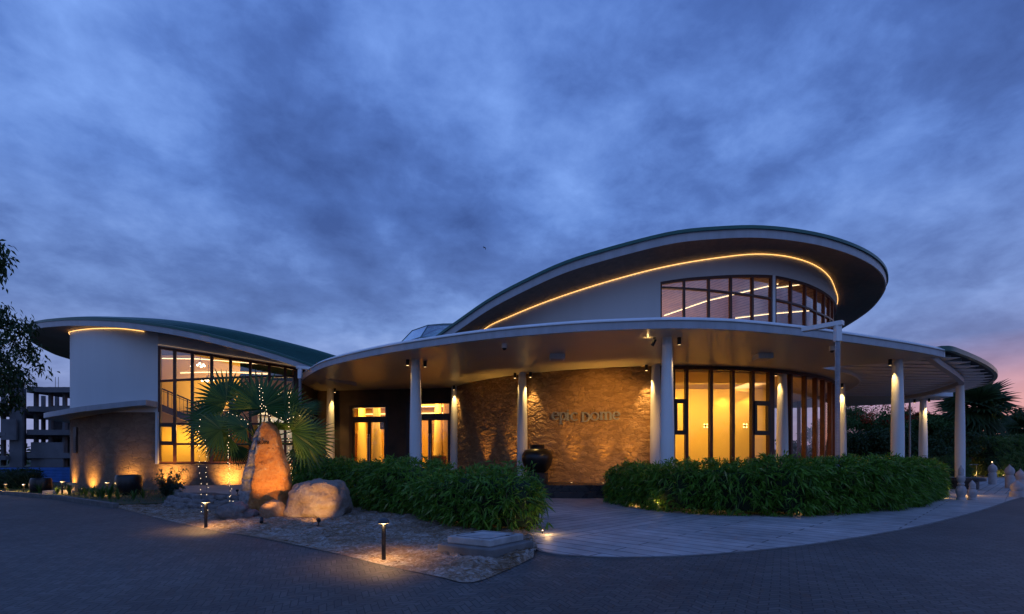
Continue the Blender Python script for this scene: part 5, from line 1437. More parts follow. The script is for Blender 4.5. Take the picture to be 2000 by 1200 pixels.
# far belt of woodland closing the horizon
Pn = []; Dn = []
for k in range(420):
    a = rnd.uniform(-math.pi, math.pi); back = abs(a) > 1.75
    rr_ = rnd.uniform(52, 66) if back else rnd.uniform(180, 230)
    c = Vector((math.sin(a) * rr_, math.cos(a) * rr_, 0)); hh = rnd.uniform(3.5, 8) * (1 if back else 1.1); w = hh * (.55 if back else 1.2)
    g = rng.normal(size=(70, 3)); g = g / np.linalg.norm(g, axis=1, keepdims=True) * (rng.random((70, 1)) ** .4)
    Pn.append(g * np.array([w, w, hh * .52]) + np.array([c.x, c.y, hh * .5])); Dn.append(g + rng.normal(size=(70, 3)) * .5)
Pn = np.concatenate(Pn); Dn = np.concatenate(Dn); n = len(Pn)
V_, F_ = leaf_arrays(Pn, Dn, rng.uniform(.9, 1.9, n), rng.uniform(.6, 1.1, n), .2, .2)
put(obj_from_arrays('distant_wood', V_, F_, m_tree), 'dark distant wood along the horizon', 'wood', kind='stuff')

# shrub and strap-leaf plants
sp_ = Vector((-13.4, 19.8, .12)); sh = thing('leafy_shrub', 'small leafy shrub between the black pot and the tall window', 'shrub', sp_)
mb = MB(); Pn = []; Dn = []
for k in range(26):
    a = rnd.random() * 6.28; e = sp_ + Vector((math.cos(a) * rnd.uniform(.15, .55) + (.12), math.sin(a) * .4, rnd.uniform(.35, 1.15)))
    c3 = spline([sp_, sp_.lerp(e, .5) + Vector((0, 0, .15)), e], 8); mb.tube(c3, .012, 4)
    for q in c3[2:]:
        for j in range(9): Pn.append(q + Vector((rnd.gauss(0, .05), rnd.gauss(0, .05), rnd.gauss(0, .05)))); Dn.append((rnd.gauss(math.cos(a) * .5, .6), rnd.gauss(0, .6), rnd.gauss(-.3, .4)))
mb.build('stem', m_bark, sh); n = len(Pn); V_, F_ = leaf_arrays(np.array(Pn), np.array(Dn), rng.uniform(.08, .16, n), rng.uniform(.025, .045, n), .3, .2); obj_from_arrays('foliage', V_, F_, m_shrub, sh)
def strap_plant(c, s, seed):
    r2 = random.Random(seed); v, f = [], []
    for k in range(26):
        a = r2.random() * 6.28; ln = r2.uniform(.35, .65) * s; lean = r2.uniform(.15, .75); w = .022 * s
        d = Vector((math.cos(a), math.sin(a), 0)); pr_ = Vector((-d.y, d.x, 0)); b = len(v)
        for t, ww in ((0, .7), (.35, 1), (.7, .8), (1, .05)):
            q = c + d * ln * lean * t * t + d * .03 + Vector((0, 0, ln * (t - .38 * lean * t * t * t)))
            v += [q + pr_ * w * ww, q - pr_ * w * ww]
        for i in range(3): f.append((b + i * 2, b + i * 2 + 1, b + i * 2 + 3, b + i * 2 + 2))
    m2 = MB(); m2.add(v, f); return m2
strap_spots = [((-18.15, 21.0), .9, 'strap leaf plant beside the path light at the left planting bed'), ((-16.9, 20.3), .8, 'strap leaf plant at the foot of the leftmost wall glow'), ((-16.3, 19.9), .8, 'strap leaf plant at the foot of the second wall glow'),
               ((-15.85, 19.6), .7, 'strap leaf plant just left of the path light by the large pot'), ((-15.2, 19.0), 1.0, 'bright strap leaf plant at the left foot of the large pot'), ((-14.75, 18.75), 1.1, 'strap leaf plant in front of the large black pot'),
               ((-14.3, 18.6), .8, 'strap leaf plant near the kerb end'), ((-13.9, 19.3), .8, 'strap leaf plant right of the large pot'), ((-13.6, 18.4), .7, 'low strap leaf plant in front of the leafy shrub'),
               ((-20.4, 22.1), .8, 'lit strap leaf plant left of the small far pot'), ((-19.0, 21.4), .7, 'strap leaf plant right of the small far pot'), ((-17.4, 20.7), .7, 'strap leaf plant before the wing corner')]
for k, ((x, y), s, lab) in enumerate(strap_spots):
    o = strap_plant(Vector((x, y, .1)), s, k).build('strap_leaf_plant', m_strap); put(o, lab, 'plant', 'strap leaf plants along the wing')
n = 5000
Pn = []; 
while len(Pn) < n:
    x, y = rnd.uniform(-26, -11), rnd.uniform(17, 28)
    if inside((x, y), lawn) and rnd.random() < .9: Pn.append((x, y, .1))
Pn = np.array(Pn); D = np.c_[rng.normal(0, .3, n), rng.normal(0, .3, n), np.ones(n)]
V_, F_ = leaf_arrays(Pn, D, rng.uniform(.06, .16, n), rng.uniform(.01, .02, n), .15, .1)
put(obj_from_arrays('grass', V_, F_, m_tree2), 'short ground cover grass in the left bed', 'grass', kind='stuff')

# ================================================================ POTS, BOXES, BOLLARDS
def pot(name, label, c, prof, seg=32):
    mb = MB(); mb.lathe(prof, c, seg); o = mb.build(name, m_blackpot, None, 50); return put(o, label, 'pot')
barrel = [(.36, 0), (.42, .08), (.47, .28), (.48, .5), (.45, .72), (.42, .80), (.40, .82), (.36, .80), (.35, .70), (.001, .68)]
pot('barrel_pot', 'wide black barrel pot in front of the stone wing wall', (-15.65, 20.9, .1), barrel)
pot('barrel_pot', 'smaller black barrel pot near the blue fence at left', (-20.7, 22.5, .02), [(r * .82, z * .86) for r, z in barrel])
pj = Z(1049, 905, 1.35)
jar = [(.38, 0), (.50, .08), (.66, .35), (.735, .62), (.72, .86), (.60, 1.06), (.42, 1.15), (.34, 1.17), (.34, 1.28), (.37, 1.31), (.36, 1.34), (.30, 1.33), (.28, 1.2), (.001, 1.0)]
dj = 23.0; k_ = .030 * dj / .735
pot('round_jar', 'big round black jar standing before the stone wall beside the column', ((1049 - CX) / FPX * dj, dj, ZF + .46), [(r * k_, z * k_ * .98) for r, z in jar], 40)
mb = MB(); mb.lathe([(.5, 0), (.5, .42), (.46, .46), (.001, .46)], ((1049 - CX) / FPX * dj, dj, ZF), 28); put(mb.build('jar_pedestal', m_dark_stone, None, 40), 'dark round pedestal under the big black jar', 'pedestal')
# path lights
def path_light():
    t = thing('path_light', 'x', 'path light', (0, 0, 0), 'mushroom path lights')
    mb = MB(); mb.lathe([(.034, 0), (.034, .585)], (0, 0, 0), 14); mb.lathe([(.06, 0), (.06, .012), (.034, .014)], (0, 0, 0), 14); mb.build('post', m_black, t, 40)
    mb = MB(); mb.lathe([(.088, .590), (.090, .60), (.084, .625), (.066, .65), (.036, .665), (.001, .67)], (0, 0, 0), 24); mb.build('cap', plain('grey_cap', (.06, .065, .075), .5, .1), t, 60)
    mb = MB(); mb.lathe([(.036, .578), (.080, .586), (.080, .589), (.001, .589)], (0, 0, 0), 20); mb.build('lens', m_lens, t)
    lamp('path_light_lamp', 'SPOT', (0, 0, .574), 150, (1, .50, .13), t, (0, 0, -1), .07, 150, .4)
    lamp('path_light_lamp', 'POINT', (.0, -.075, .565), 1.8, (1, .65, .3), t, size=.01)
    return t
pl0 = path_light()
spots_pl = [(G(749.5, 1096), 1, 'nearest mushroom path light beside the block paved road'), (G(402, 1032), 1, 'mushroom path light in front of the rubble edging'), (Vector((-16.25, 20.55, .02)), 1, 'mushroom path light left of the wide barrel pot'),
            (Vector((-18.75, 21.35, .02)), 1, 'mushroom path light at the wing corner'), (Vector((-21.6, 22.65, .0)), .72, 'small mushroom path light left of the far barrel pot'), (Vector((-22.7, 22.95, 0)), .72, 'leftmost mushroom path light in front of the dark boxy hedge')]
for i, (p, s, lab) in enumerate(spots_pl):
    t = pl0 if i == 0 else copy_tree(pl0)
    t.location = p; t.scale = (s, s, s); t['label'] = lab
# garden spotlights
def garden_spot(name, label, p, aim, e, ang, rz_=0, color=AMBER, parent_group='garden spotlights'):
    t = thing(name, label, 'spotlight', p, parent_group)
    mb = MB(); mb.tube([p, p + Vector((0, 0, .10))], .012, 6); mb.lathe([(.05, 0), (.05, .01)], p, 12); mb.build('stake', m_black, t)
    h = p + Vector((0, 0, .13)); d = (Vector(aim) - h).normalized()
    mb = MB(); mb.tube([h - d * .07, h + d * .06], .042, 14); mb.build('lamp_head', m_black, t, 40)
    mb = MB(); mb.tube([h + d * .061, h + d * .064], .034, 12); mb.build('lens', m_lens, t)
    lamp('spot_lamp', 'SPOT', h + d * .075, e, color, t, aim, .03, ang, .6)
p = G(511, 1027); garden_spot('garden_spotlight', 'small black spotlight in front of the round ochre boulder', p, P(524, 885, 14.0), 330, 62)
p = G(622, 1027, .06); garden_spot('garden_spotlight', 'small black spotlight in front of the flat topped boulder', p, P(604, 972, 13.2), 240, 56)
p = Vector((-8.9, 16.6, .42)); garden_spot('garden_spotlight', 'small black spotlight on the terrace slab beside the standing stone', p, (-11.6, 24.3, 1.0), 10, 50)
p = Vector((-7.15, 14.95, .1)); garden_spot('garden_spotlight', 'small spotlight behind the standing stone lighting the palm crown', p, (-7.6, 15.3, 2.6), 60, 80, 0, (1, .62, .2))
p = P(1777, 790, 33.2); mb = MB(); mb.tube([(p.x, p.y, .4), (p.x, p.y, ZS - .05)], .055, 10)
for k in range(40): mb.lathe([(.058, -.012), (.066, 0), (.058, .012)], (p.x, p.y, .6 + k * .12), 10)
put(mb.build('rain_downpipe', m_fascia), 'thin grey downpipe hanging from the rear canopy between the columns', 'downpipe', 'perforated downpipes on the canopy rim')
# wall washers at the foot of the wing
ww = [(145, 'first wall washer at the left corner of the wing'), (178, 'second wall washer on the curved wing wall'), (250, 'wall washer hidden behind the wide barrel pot'), (345, 'wall washer below the tall window behind the shrub'), (447, 'wall washer below the tall window near the rubble edging'), (575, 'wall washer beside the right foot of the standing stone')]
pin = [Vector((p.x, p.y, 0)) for p in facade[::-1] + wl[1:itan + 3]]
for x, lab in ww:
    q = min(pin, key=lambda p: abs(apx(p) - x)); i = pin.index(q)
    o = (q - Vector((-17, 33, 0))); o.z = 0; o.normalize()
    if x > 308: o = wn.copy()
    gz = .33 if 308 < x < 500 else .1
    b = q + o * (.45 if x < 300 else .8); b.z = gz
    t = thing('wall_washer', lab, 'uplight', b, 'uplights along the wing wall')
    mb = MB(); mb.lathe([(.07, 0), (.07, .05), (.055, .06)], b, 14); mb.build('housing', m_black, t)
    mb = MB(); mb.lathe([(.05, .061), (.001, .064)], b, 14); mb.build('lens', m_lens, t)
    lamp('washer_lamp', 'SPOT', b + Vector((0, 0, .08)), (520 if x > 308 else 330) if x > 200 else 190, (1, .48, .085), t, (q + o * .02 + Vector((0, 0, gz + .42))), .05, 100, 1.0)
# uplights along the stone wall of the hall
k = 0
for deg in (-47, -38, -29.5, -23, -16.5, -11, -6.0):
    b = hp(R(deg), ZF, HR + .42)
    t = thing('floor_uplight', 'floor uplight at the hall stone wall, %s' % ['leftmost beside the slim column', 'second from the left', 'third from the left', 'right of the big jar', 'in the gap between the hedges', 'behind the right hedge tip', 'nearest the curved glazing'][k], 'uplight', b, 'floor uplights of the stone wall'); k += 1
    mb = MB(); mb.lathe([(.075, 0), (.075, .012), (.055, .014)], b, 14); mb.build('ring', m_black, t)
    mb = MB(); mb.lathe([(.05, .0145), (.001, .016)], b, 12); mb.build('lens', m_lens, t)
    lamp('uplight_lamp', 'SPOT', b + Vector((0, 0, .03)), 330, (1, .48, .075), t, hp(R(deg), 6.2, HR + .22), .03, 46, .9)
# downlights of the canopy
dl = [('A', .36, -.28, 'black cylinder downlight by the column nearest the palm'), ('B', .33, .30, 'black cylinder downlight right of the tall column before the doors'), ('B', -.32, -.05, 'black cylinder downlight left of the tall column before the doors'),
      ('C', .0, -.36, 'black cylinder downlight on the slim column beside the doors'), ('D', .38, -.2, 'black cylinder downlight right of the slim column behind the jar'), ('D', -.34, .05, 'black cylinder downlight left of the slim column behind the jar'),
      ('E', -.42, -.05, 'black cylinder downlight at the right end of the stone wall'), ('F', .40, .0, 'black cylinder downlight right of the tallest front column'), ('G', -.36, -.12, 'black cylinder downlight left of the column before the curved glazing'),
      ('G', .40, .05, 'black cylinder downlight right of the column before the curved glazing'), ('H', -.16, -.34, 'black cylinder downlight by the column beside the rain chain'), ('I', -.36, -.08, 'black cylinder downlight left of the tall right hand column'),
      ('J', .08, -.40, 'black cylinder downlight on the slim rear column'), ('J', -.5, .1, 'black cylinder downlight left of the slim rear column')]
lit = {0: 55, 1: 60, 2: 5, 3: 55, 4: 90, 5: 30, 6: 95, 7: 40, 8: 50, 9: 14, 10: 70, 11: 40, 12: 70, 13: 6}
for i, (key, dx, dy, lab) in enumerate(dl):
    q = cols[key]; c = Vector((q.x + dx, q.y + dy, ZS))
    t = thing('downlight', lab, 'downlight', c, 'cylinder downlights under the canopy')
    mb = MB(); mb.lathe([(.065, -.24), (.065, -.003)], c, 16); mb.build('body', m_black, t, 40)
    mb = MB(); mb.lathe([(.05, -.242), (.001, -.244)], c, 14); mb.build('lens', m_lens if i not in (1, 7, 11) else m_lens_dim, t)
    lamp('downlight_lamp', 'SPOT', c + Vector((0, 0, -.26)), lit[i] * 5.2, (1, .62, .19), t, (c.x - dx * .45, c.y - dy * .45, 1.2), .03, 58, .75)
# tilted spot near the front column
q = cols['F']; c = Vector((q.x - .42, q.y - .0, ZS)); t = thing('adjustable_spotlight', 'tilted black spotlight under the canopy left of the tallest front column', 'spotlight', c)
mb = MB(); mb.lathe([(.05, -.03), (.05, -.003)], c, 14); mb.tube([c + Vector((0, 0, -.02)), c + Vector((0, 0, -.10))], .012, 6); mb.build('mount', m_black, t)
h = c + Vector((-.02, .02, -.16)); d = Vector((-.35, .45, -.9)).normalized(); mb = MB(); mb.tube([h - d * .11, h + d * .11], .055, 14); mb.build('lamp_head', m_black, t, 40)
lamp('spot_lamp', 'SPOT', h + d * .13, 1500, (1, .50, .09), t, hp(R(-17), 3.0), .03, 55, .8)
lamp('spill_lamp', 'POINT', c + Vector((-.22, 0, -.07)), 1.2, (1, .60, .2), t, size=.02)
# cameras and air boxes on the soffit
for x, y, lab in ((985, 671, 'white dome camera under the canopy near its left front'), (1625, 676, 'dome camera under the canopy beside the rain chain')):
    c = Z(x, y, ZS); t = thing('dome_camera', lab, 'security camera', c, 'dome cameras under the canopy')
    mb = MB(); mb.lathe([(.085, -.17), (.095, -.14), (.09, -.003)], c, 18); mb.build('housing', m_white, t, 40)
    mb = MB(); mb.lathe([(.001, -.245), (.05, -.23), (.075, -.19), (.078, -.171)], c, 18); mb.build('dome', m_black, t, True)
for x, y, lab in ((1088, 693, 'flat white ceiling box above the left part of the stone wall'), (1490, 692, 'flat white ceiling box above the curved glazing')):
    c = Z(x, y, ZS); t = thing('ceiling_box', lab, 'ceiling unit', c, 'ceiling boxes under the canopy')
    mb = MB(); mb.box(c + Vector((0, 0, -.10)), (.56, .5, .19)); mb.build('casing', m_white, t)
    mb = MB(); mb.box(c + Vector((0, 0, -.2)), (.46, .4, .012)); mb.build('grille', m_fascia, t)

# rain chains with spouts
def rainchain(label, x, ytop, ybase, d, side):
    p = P(x, ytop, d); t = thing('rain_downpipe', label, 'downpipe', (p.x, p.y, 0), 'perforated downpipes on the canopy rim')
    mb = MB(); mb.bar(p + Vector((side * .62, .75, -.02)), p + Vector((-side * .10, -.10, -.02)), .20, .13); mb.build('spout', m_white, t)
    mb = MB(); mb.box((p.x, p.y, p.z - .30), (.16, .16, .5)); mb.build('collar', m_white, t)
    z0 = EYE + (CY - ybase) / FPX * d
    n = max(6, int((p.z - .55 - z0) / .045)); mb = MB(); seg = 10
    for i in range(n):
        z = p.z - .55 - i * (p.z - .55 - z0) / n
        mb.lathe([(.062, -.012), (.066, 0), (.062, .012)], (p.x, p.y, z), seg)
    for k in range(8):
        a = k * math.pi / 4
        mb.tube([(p.x + .06 * math.cos(a), p.y + .06 * math.sin(a), z0), (p.x + .06 * math.cos(a), p.y + .06 * math.sin(a), p.z - .5)], .008, 4)
    mb.build('perforated_pipe', plain('galvanised_mesh', (.42, .44, .47), .4, .15, 8, 0, 40, .5), t)
rainchain('perforated metal downpipe hanging from a white spout before the hall', 1636, 631, 950, 15.3, -1)
rainchain('short downpipe with white spout where the wing eave meets canopy', 586, 717, 905, 24.2, 1)

# wall lettering of the hall: stroked letters, extruded and bent to the wall
def ribbon(pts, w0, w1=None):
    w1 = w0 if w1 is None else w1; out = []; n = len(pts)
    for i, p in enumerate(pts):
        a = pts[max(0, i - 1)]; b = pts[min(n - 1, i + 1)]; dx, dy = b[0] - a[0], b[1] - a[1]; l = math.hypot(dx, dy) or 1
        ang_ = abs(dy / l); w = lerp(w1, w0, ang_) / 2                      # thick verticals, thin horizontals
        out.append(((p[0] - dy / l * w, p[1] + dx / l * w), (p[0] + dy / l * w, p[1] - dx / l * w)))
    return out
def arcp(cx, cy, rx, ry, a0, a1, n=18): return [(cx + rx * math.cos(R(lerp(a0, a1, k / n))), cy + ry * math.sin(R(lerp(a0, a1, k / n)))) for k in range(n + 1)]
T, t_ = .17, .09
GL = {
 'e': [arcp(.36, .42, .32, .42, 10, 320), [(.05, .46), (.66, .46)]],
 'p': [[(.16, .86), (.16, -.42)], arcp(.38, .45, .30, .40, 150, -150), [(.0, -.42), (.34, -.42)], [(.0, .84), (.16, .84)]],
 'i': [[(.14, .86), (.14, .0)], [(.0, .02), (.28, .02)], [(.02, .84), (.14, .84)], [(.08, 1.14), (.20, 1.14)], [(.08, 1.08), (.20, 1.08)]],
 'c': [arcp(.38, .42, .34, .42, 45, 315)],
 'D': [[(.16, .90), (.16, -.10)], [(.0, .90), (.34, .90)], [(.0, -.10), (.34, -.10)], arcp(.30, .40, .48, .50, 90, -90)],
 'o': [arcp(.40, .42, .36, .42, 0, 360, 28)],
 'm': [[(.14, .86), (.14, .0)], [(.50, .62), (.50, .0)], [(.88, .62), (.88, .0)], arcp(.32, .58, .18, .26, 180, 0, 10), arcp(.69, .58, .19, .26, 180, 0, 10), [(.0, .02), (.28, .02)], [(.38, .02), (.64, .02)], [(.76, .02), (1.02, .02)], [(.0, .84), (.14, .84)]],
}
word = [('e', 1079, 820), ('p', 1093, 821), ('i', 1107, 821.5), ('c', 1115.5, 821.5), ('D', 1136, 822), ('o', 1154, 821), ('m', 1171.5, 820), ('e', 1197, 819.5)]
sg = thing('wall_lettering', 'raised dark grey letters spelling Epic Dome on the stone wall', 'sign', hp(hit(1145)[0], 3.2))
for ch, x, yb in word:
    wf = 1.32 if ch == 'm' else 1.08
    ph0, d = hit(x, HR + .05); z0 = zat(yb, d); sc = .0172 * d
    mb = MB()
    for st_i in GL[ch]:
        rb_ = ribbon(st_i, T, t_); n = len(rb_)
        fr_, bk = [], []
        for (l, r_) in rb_:
            for q in (l, r_):
                a = ph0 + q[0] * sc / HR * (1.0 / max(.35, math.cos(ph0))) * wf
                fr_.append(hp(a, z0 + q[1] * sc, HR + .13)); bk.append(hp(a, z0 + q[1] * sc, HR - .01))
        vs = fr_ + bk; m2 = len(fr_); fs = []
        for i in range(n - 1):
            a, b, c, e = 2 * i, 2 * i + 1, 2 * i + 3, 2 * i + 2
            fs += [(a, b, c, e), (a + m2, e + m2, c + m2, b + m2), (a, e, e + m2, a + m2), (b, b + m2, c + m2, c)]
        fs += [(0, m2, m2 + 1, 1), (2 * n - 2, 2 * n - 1, m2 + 2 * n - 1, m2 + 2 * n - 2)]
        mb.add(vs, fs)
    mb.build('letter', plain('grey_letter_metal', (.22, .23, .25), .45, .1) if 'lm' not in MATS else MATS['lm'], sg)

# concrete inspection box
cb_ = thing('inspection_box', 'weathered concrete inspection chamber with a raised lid at the bed corner', 'manhole', G(955, 1085))
f0, l0, r0_ = G(960, 1091, .06), G(854, 1078, .06), G(1043, 1071, .06)
b0 = l0 + r0_ - f0
mb = MB(); mb.prism([(q.x, q.y) for q in (f0, r0_, b0, l0)], -.02, .185); o = mb.build('base_slab', plain('dark_concrete', (.15, .145, .14), .9, .3, 3, .5, 30), cb_)
cen_ = (f0 + b0) / 2
quad = [cen_ + (q - cen_) * .80 for q in (f0, r0_, b0, l0)]; off_ = (b0 - f0) * .06
mb = MB(); mb.prism([(q.x + off_.x, q.y + off_.y) for q in quad],   .187, .30); lid = mb.build('lid', m_conc_box, cb_)
bv = lid.modifiers.new('bevel', 'BEVEL'); bv.width = .018; bv.segments = 2
bv = o.modifiers.new('bevel', 'BEVEL'); bv.width = .02; bv.segments = 2
mb = MB()
q0 = [cen_ + off_ + (q - cen_) * .62 for q in (f0, r0_, b0, l0)]
for a, b in zip(q0, q0[1:] + q0[:1]): mb.bar((a.x, a.y, .30), (b.x, b.y, .30), .012, .008)
for q in (q0[2].lerp(q0[3], .4), q0[0].lerp(q0[1], .7)): mb.lathe([(.035, 0), (.035, .006)], (q.x, q.y, .301), 10)
mb.build('lid_joint', m_black, lid)

# turned stone bollards at the right
m_bol = plain('pink_grey_stone', (.48, .42, .41), .8, .2, 5, .3, 25)
def turned(label, p, prof, s, w=.78):
    mb = MB(); mb.lathe([(r * s * w, z * s) for r, z in prof], p, 22); put(mb.build('stone_bollard', m_bol, None, 45), label, 'bollard', 'carved stone bollards on the drive')
tall = [(.27, 0), (.27, .10), (.22, .13), (.25, .22), (.30, .34), (.30, .44), (.24, .55), (.16, .60), (.20, .64), (.20, .69), (.15, .72), (.21, .80), (.24, .88), (.21, .98), (.13, 1.03), (.17, 1.06), (.15, 1.10), (.17, 1.20), (.15, 1.28), (.07, 1.36), (.02, 1.44), (.001, 1.46)]
short = [(.25, 0), (.25, .09), (.20, .11), (.23, .20), (.26, .32), (.22, .43), (.15, .47), (.19, .50), (.16, .54), (.18, .64), (.13, .72), (.05, .79), (.001, .84)]
dome = [(.26, 0), (.26, .62), (.24, .64), (.20, .66), (.24, .70), (.29, .80), (.29, .90), (.22, 1.02), (.10, 1.10), (.03, 1.18), (.001, 1.22)]
stub = [(.32, 0), (.32, .22), (.26, .24), (.22, .26), (.27, .34), (.29, .44), (.25, .56), (.13, .66), (.03, .73), (.001, .75)]
turned('tall carved stone bollard with two swellings at the hedge end', G(1877, 977.5), tall, .92, .60)
turned('small carved stone bollard right of the tall one', G(1899, 977.5), short, .92, .66)
turned('round headed stone bollard with a tiny light on top', G(1938.5, 946.5), dome, 1.10, .68)
turned('pointed head stone bollard second from the frame edge', G(1972, 954), dome, 1.05, .68)
turned('stone bollard partly behind the stubby one at frame edge', G(1993, 962.5), dome, .92, .7)
turned('stubby stone bollard nearest the right frame edge', G(1986, 971), stub, .92)
mb = MB(); mb.ball(G(1937, 946.5) + Vector((0, -.02, 1.36)), .03, 8, 6); put(mb.build('marker_light', m_bulb), 'tiny warm marker light on top of the round headed bollard', 'light')
mb = MB(); mb.lathe([(1.02, .0), (1.02, .16), (1.0, .18), (.001, .18)], (K.x, K.y, .42), 40); mb.lathe([(.75, 0), (.75, .42)], (K.x, K.y, 0), 30)
put(mb.build('round_plinth', m_dark_stone, None, 40), 'dark round plinth under the pergola column', 'plinth')
# little lamps hidden in the planting
for x, y, e, lab, off in ((1248, 992, 7, 'small ground lamp glowing at the left foot of the right hedge', -.05), (1390, 1006, 1.6, 'small ground lamp glowing low in the middle of the right hedge', .12), (1300, 1004, 2.0, 'faint ground lamp low in the right hedge near its left bend', .15), (1590, 1005, 2.0, 'faint ground lamp low in the right hedge towards its right end', .15),
                          (1862, 976, 8, 'small ground lamp at the right end of the right hedge', -.05), (1891, 968, 14, 'ground lamp between the carved bollards', 0), (880, 1026, 5, 'small ground lamp inside the left bamboo hedge', .3), (846, 1014, 4, 'faint ground lamp deep in the left bamboo hedge', .3), (985, 1040, 1.5, 'weak ground lamp at the path end of the left hedge', .4)):
    p = G(x, y) + Vector((0, off + (.0 if x == 1891 else .62), 0)); t = thing('ground_lamp', lab, 'ground lamp', p, 'ground lamps in the planting')
    mb = MB(); mb.tube([p, p + Vector((0, 0, .16))], .012, 6); mb.build('stake', m_black, t)
    mb = MB(); mb.ball(p + Vector((0, 0, .20)), .02, 10, 8); mb.build('lens', m_lens_dim, t, True)
    lamp('ground_lamp_light', 'POINT', p + Vector((0, -.02, .27)), e, (1, .55, .15), t, size=.03)
p = G(1075, 1052); lamp_t = thing('ground_lamp', 'ground lamp under the hedge tip lighting the pale path', 'ground lamp', p + Vector((-.12, .62, 0)), 'ground lamps in the planting')
q = p + Vector((-.12, .62, 0)); mb = MB(); mb.ball(q + Vector((0, 0, .07)), .015, 10, 8); mb.build('lens', m_lens_dim, lamp_t, True); mb = MB(); mb.tube([q, q + Vector((0, 0, .06))], .012, 6); mb.build('stake', m_black, lamp_t)
lamp('ground_lamp_light', 'POINT', q + Vector((.10, -.14, .16)), 6, (1, .6, .25), lamp_t, size=.05)

for x, lab in ((1905, 'ground lamp at the foot of the bamboo row near the pergola column'), (1960, 'ground lamp at the foot of the bamboo row behind the bollards')):
    p = bx(x, 43.0); t = thing('ground_lamp', lab, 'ground lamp', p, 'ground lamps in the planting')
    mb = MB(); mb.lathe([(.06, 0), (.06, .12), (.04, .14), (.001, .14)], p, 10); mb.build('housing', m_black, t); mb = MB(); mb.ball(p + Vector((0, 0, .17)), .03, 8, 6); mb.build('lens', m_lens_dim, t)
    lamp('ground_lamp_light', 'POINT', p + Vector((0, .25, .3)), 22, (1, .55, .15), t, size=.05)
mb = MB(); mb.bar((37.5, 42.6, 1.05), (50, 46.2, 1.05), .07)
for k in range(9): q = Vector((37.5, 42.6, 0)).lerp(Vector((50, 46.2, 0)), k / 8); mb.bar(q, q + Vector((0, 0, 1.05)), .025)
put(mb.build('garden_rail', m_fascia), 'thin pale rail in front of the bamboo row at far right', 'railing')
# cream utility box and step by the wing corner
p = Vector((-18.9, 22.0, .1)); ub = thing('utility_box', 'small cream utility box at the wing corner', 'box', p)
mb = MB(); mb.box(p + Vector((0, 0, .22)), (.30, .22, .44), .2); mb.build('cabinet', plain('cream_paint', (.42, .36, .27), .6, .1), ub)
mb = MB(); mb.box(p + Vector((.02, -.118, .24)), (.12, .012, .2), .2); mb.build('hatch', m_black, ub)
mb = MB(); mb.box((-19.2, 21.75, .16), (1.0, .5, .14), .35); put(mb.build('concrete_step', m_conc_box), 'low concrete block step behind the kerb at left', 'step')

# fairy lights
def strand(label, px, dfun, step=.135):
    pts = spline([P(x, y, dfun) for x, y in px], 60)
    L = sum((b - a).length for a, b in zip(pts, pts[1:])); n = max(5, int(L / step)); q = resample(pts, n)
    t = thing('fairy_light_strand', label, 'string light', q[-1], 'fairy light strands on the palm')
    mb = MB(); mb.tube(pts, .0035, 3); mb.build('cable', m_black, t)
    me = None
    for p in q:
        if me is None:
            b = MB(); b.ball(p, .0085, 6, 4); o = b.build('bulb', m_bulb, t, True); me = o.data; p0 = p.copy()
        else:
            o = bpy.data.objects.new('bulb', me); col.objects.link(o); o.parent = t; o.location = p - p0 + Vector((rnd.gauss(0, .012), rnd.gauss(0, .010), rnd.gauss(0, .02)))
strand('fairy light strand hanging to the ground left of the path light pole', [(388, 870), (390, 920), (393, 965), (395, 1010)], 14.2)
strand('fairy light strand hanging to the ground right of the path light pole', [(401, 860), (402.5, 920), (404, 965), (406.5, 1008)], 14.2)
strand('fairy light strand hanging near the middle of the palm', [(446, 842), (446.5, 890), (448, 940), (450, 982)], 14.4)
strand('second fairy light strand hanging beside the middle one', [(444, 870), (446, 910), (449.5, 950), (452, 978)], 14.3)
strand('fairy light strand hanging right of the standing stone', [(565, 776), (564.5, 810), (564, 840), (566, 890), (568, 935)], 14.5)
strand('fairy light strand dropping diagonally to the top of standing stone', [(507, 752), (512, 772), (520, 800), (530, 824)], 14.2, .09)
strand('short fairy light strand down the centre frond', [(506, 757), (509, 785), (510, 810)], 14.1, .09)
strand('fairy light strand swagging across the left fronds', [(437, 802), (452, 809), (465, 813), (475, 822), (484, 830)], 14.1, .10)
strand('fairy light strand low in the left fronds', [(391, 820), (389, 845), (388, 868)], 14.1, .12)
strand('fairy light strand in the right fronds', [(540, 806), (551, 815), (560, 822), (570, 818), (586, 813)], 14.3, .13)
for x, y, lab in ((394.5, 1012, 'tiny round ground lamp left of the path light pole'), (406.5, 1010, 'tiny round ground lamp right of the path light pole')):
    p = P(x, y, 13.9); t = thing('ground_lamp', lab, 'ground lamp', (p.x, p.y, p.z - .05), 'ground lamps in the planting')
    mb = MB(); mb.ball(p, .032, 10, 8, .7); mb.build('lens', m_lens, t, True); mb = MB(); mb.lathe([(.02, -.06), (.02, -.02)], p, 8); mb.build('stake', m_black, t)
    lamp('ground_lamp_light', 'POINT', p + Vector((0, -.05, .05)), .8, (1, .6, .2), t, size=.02)

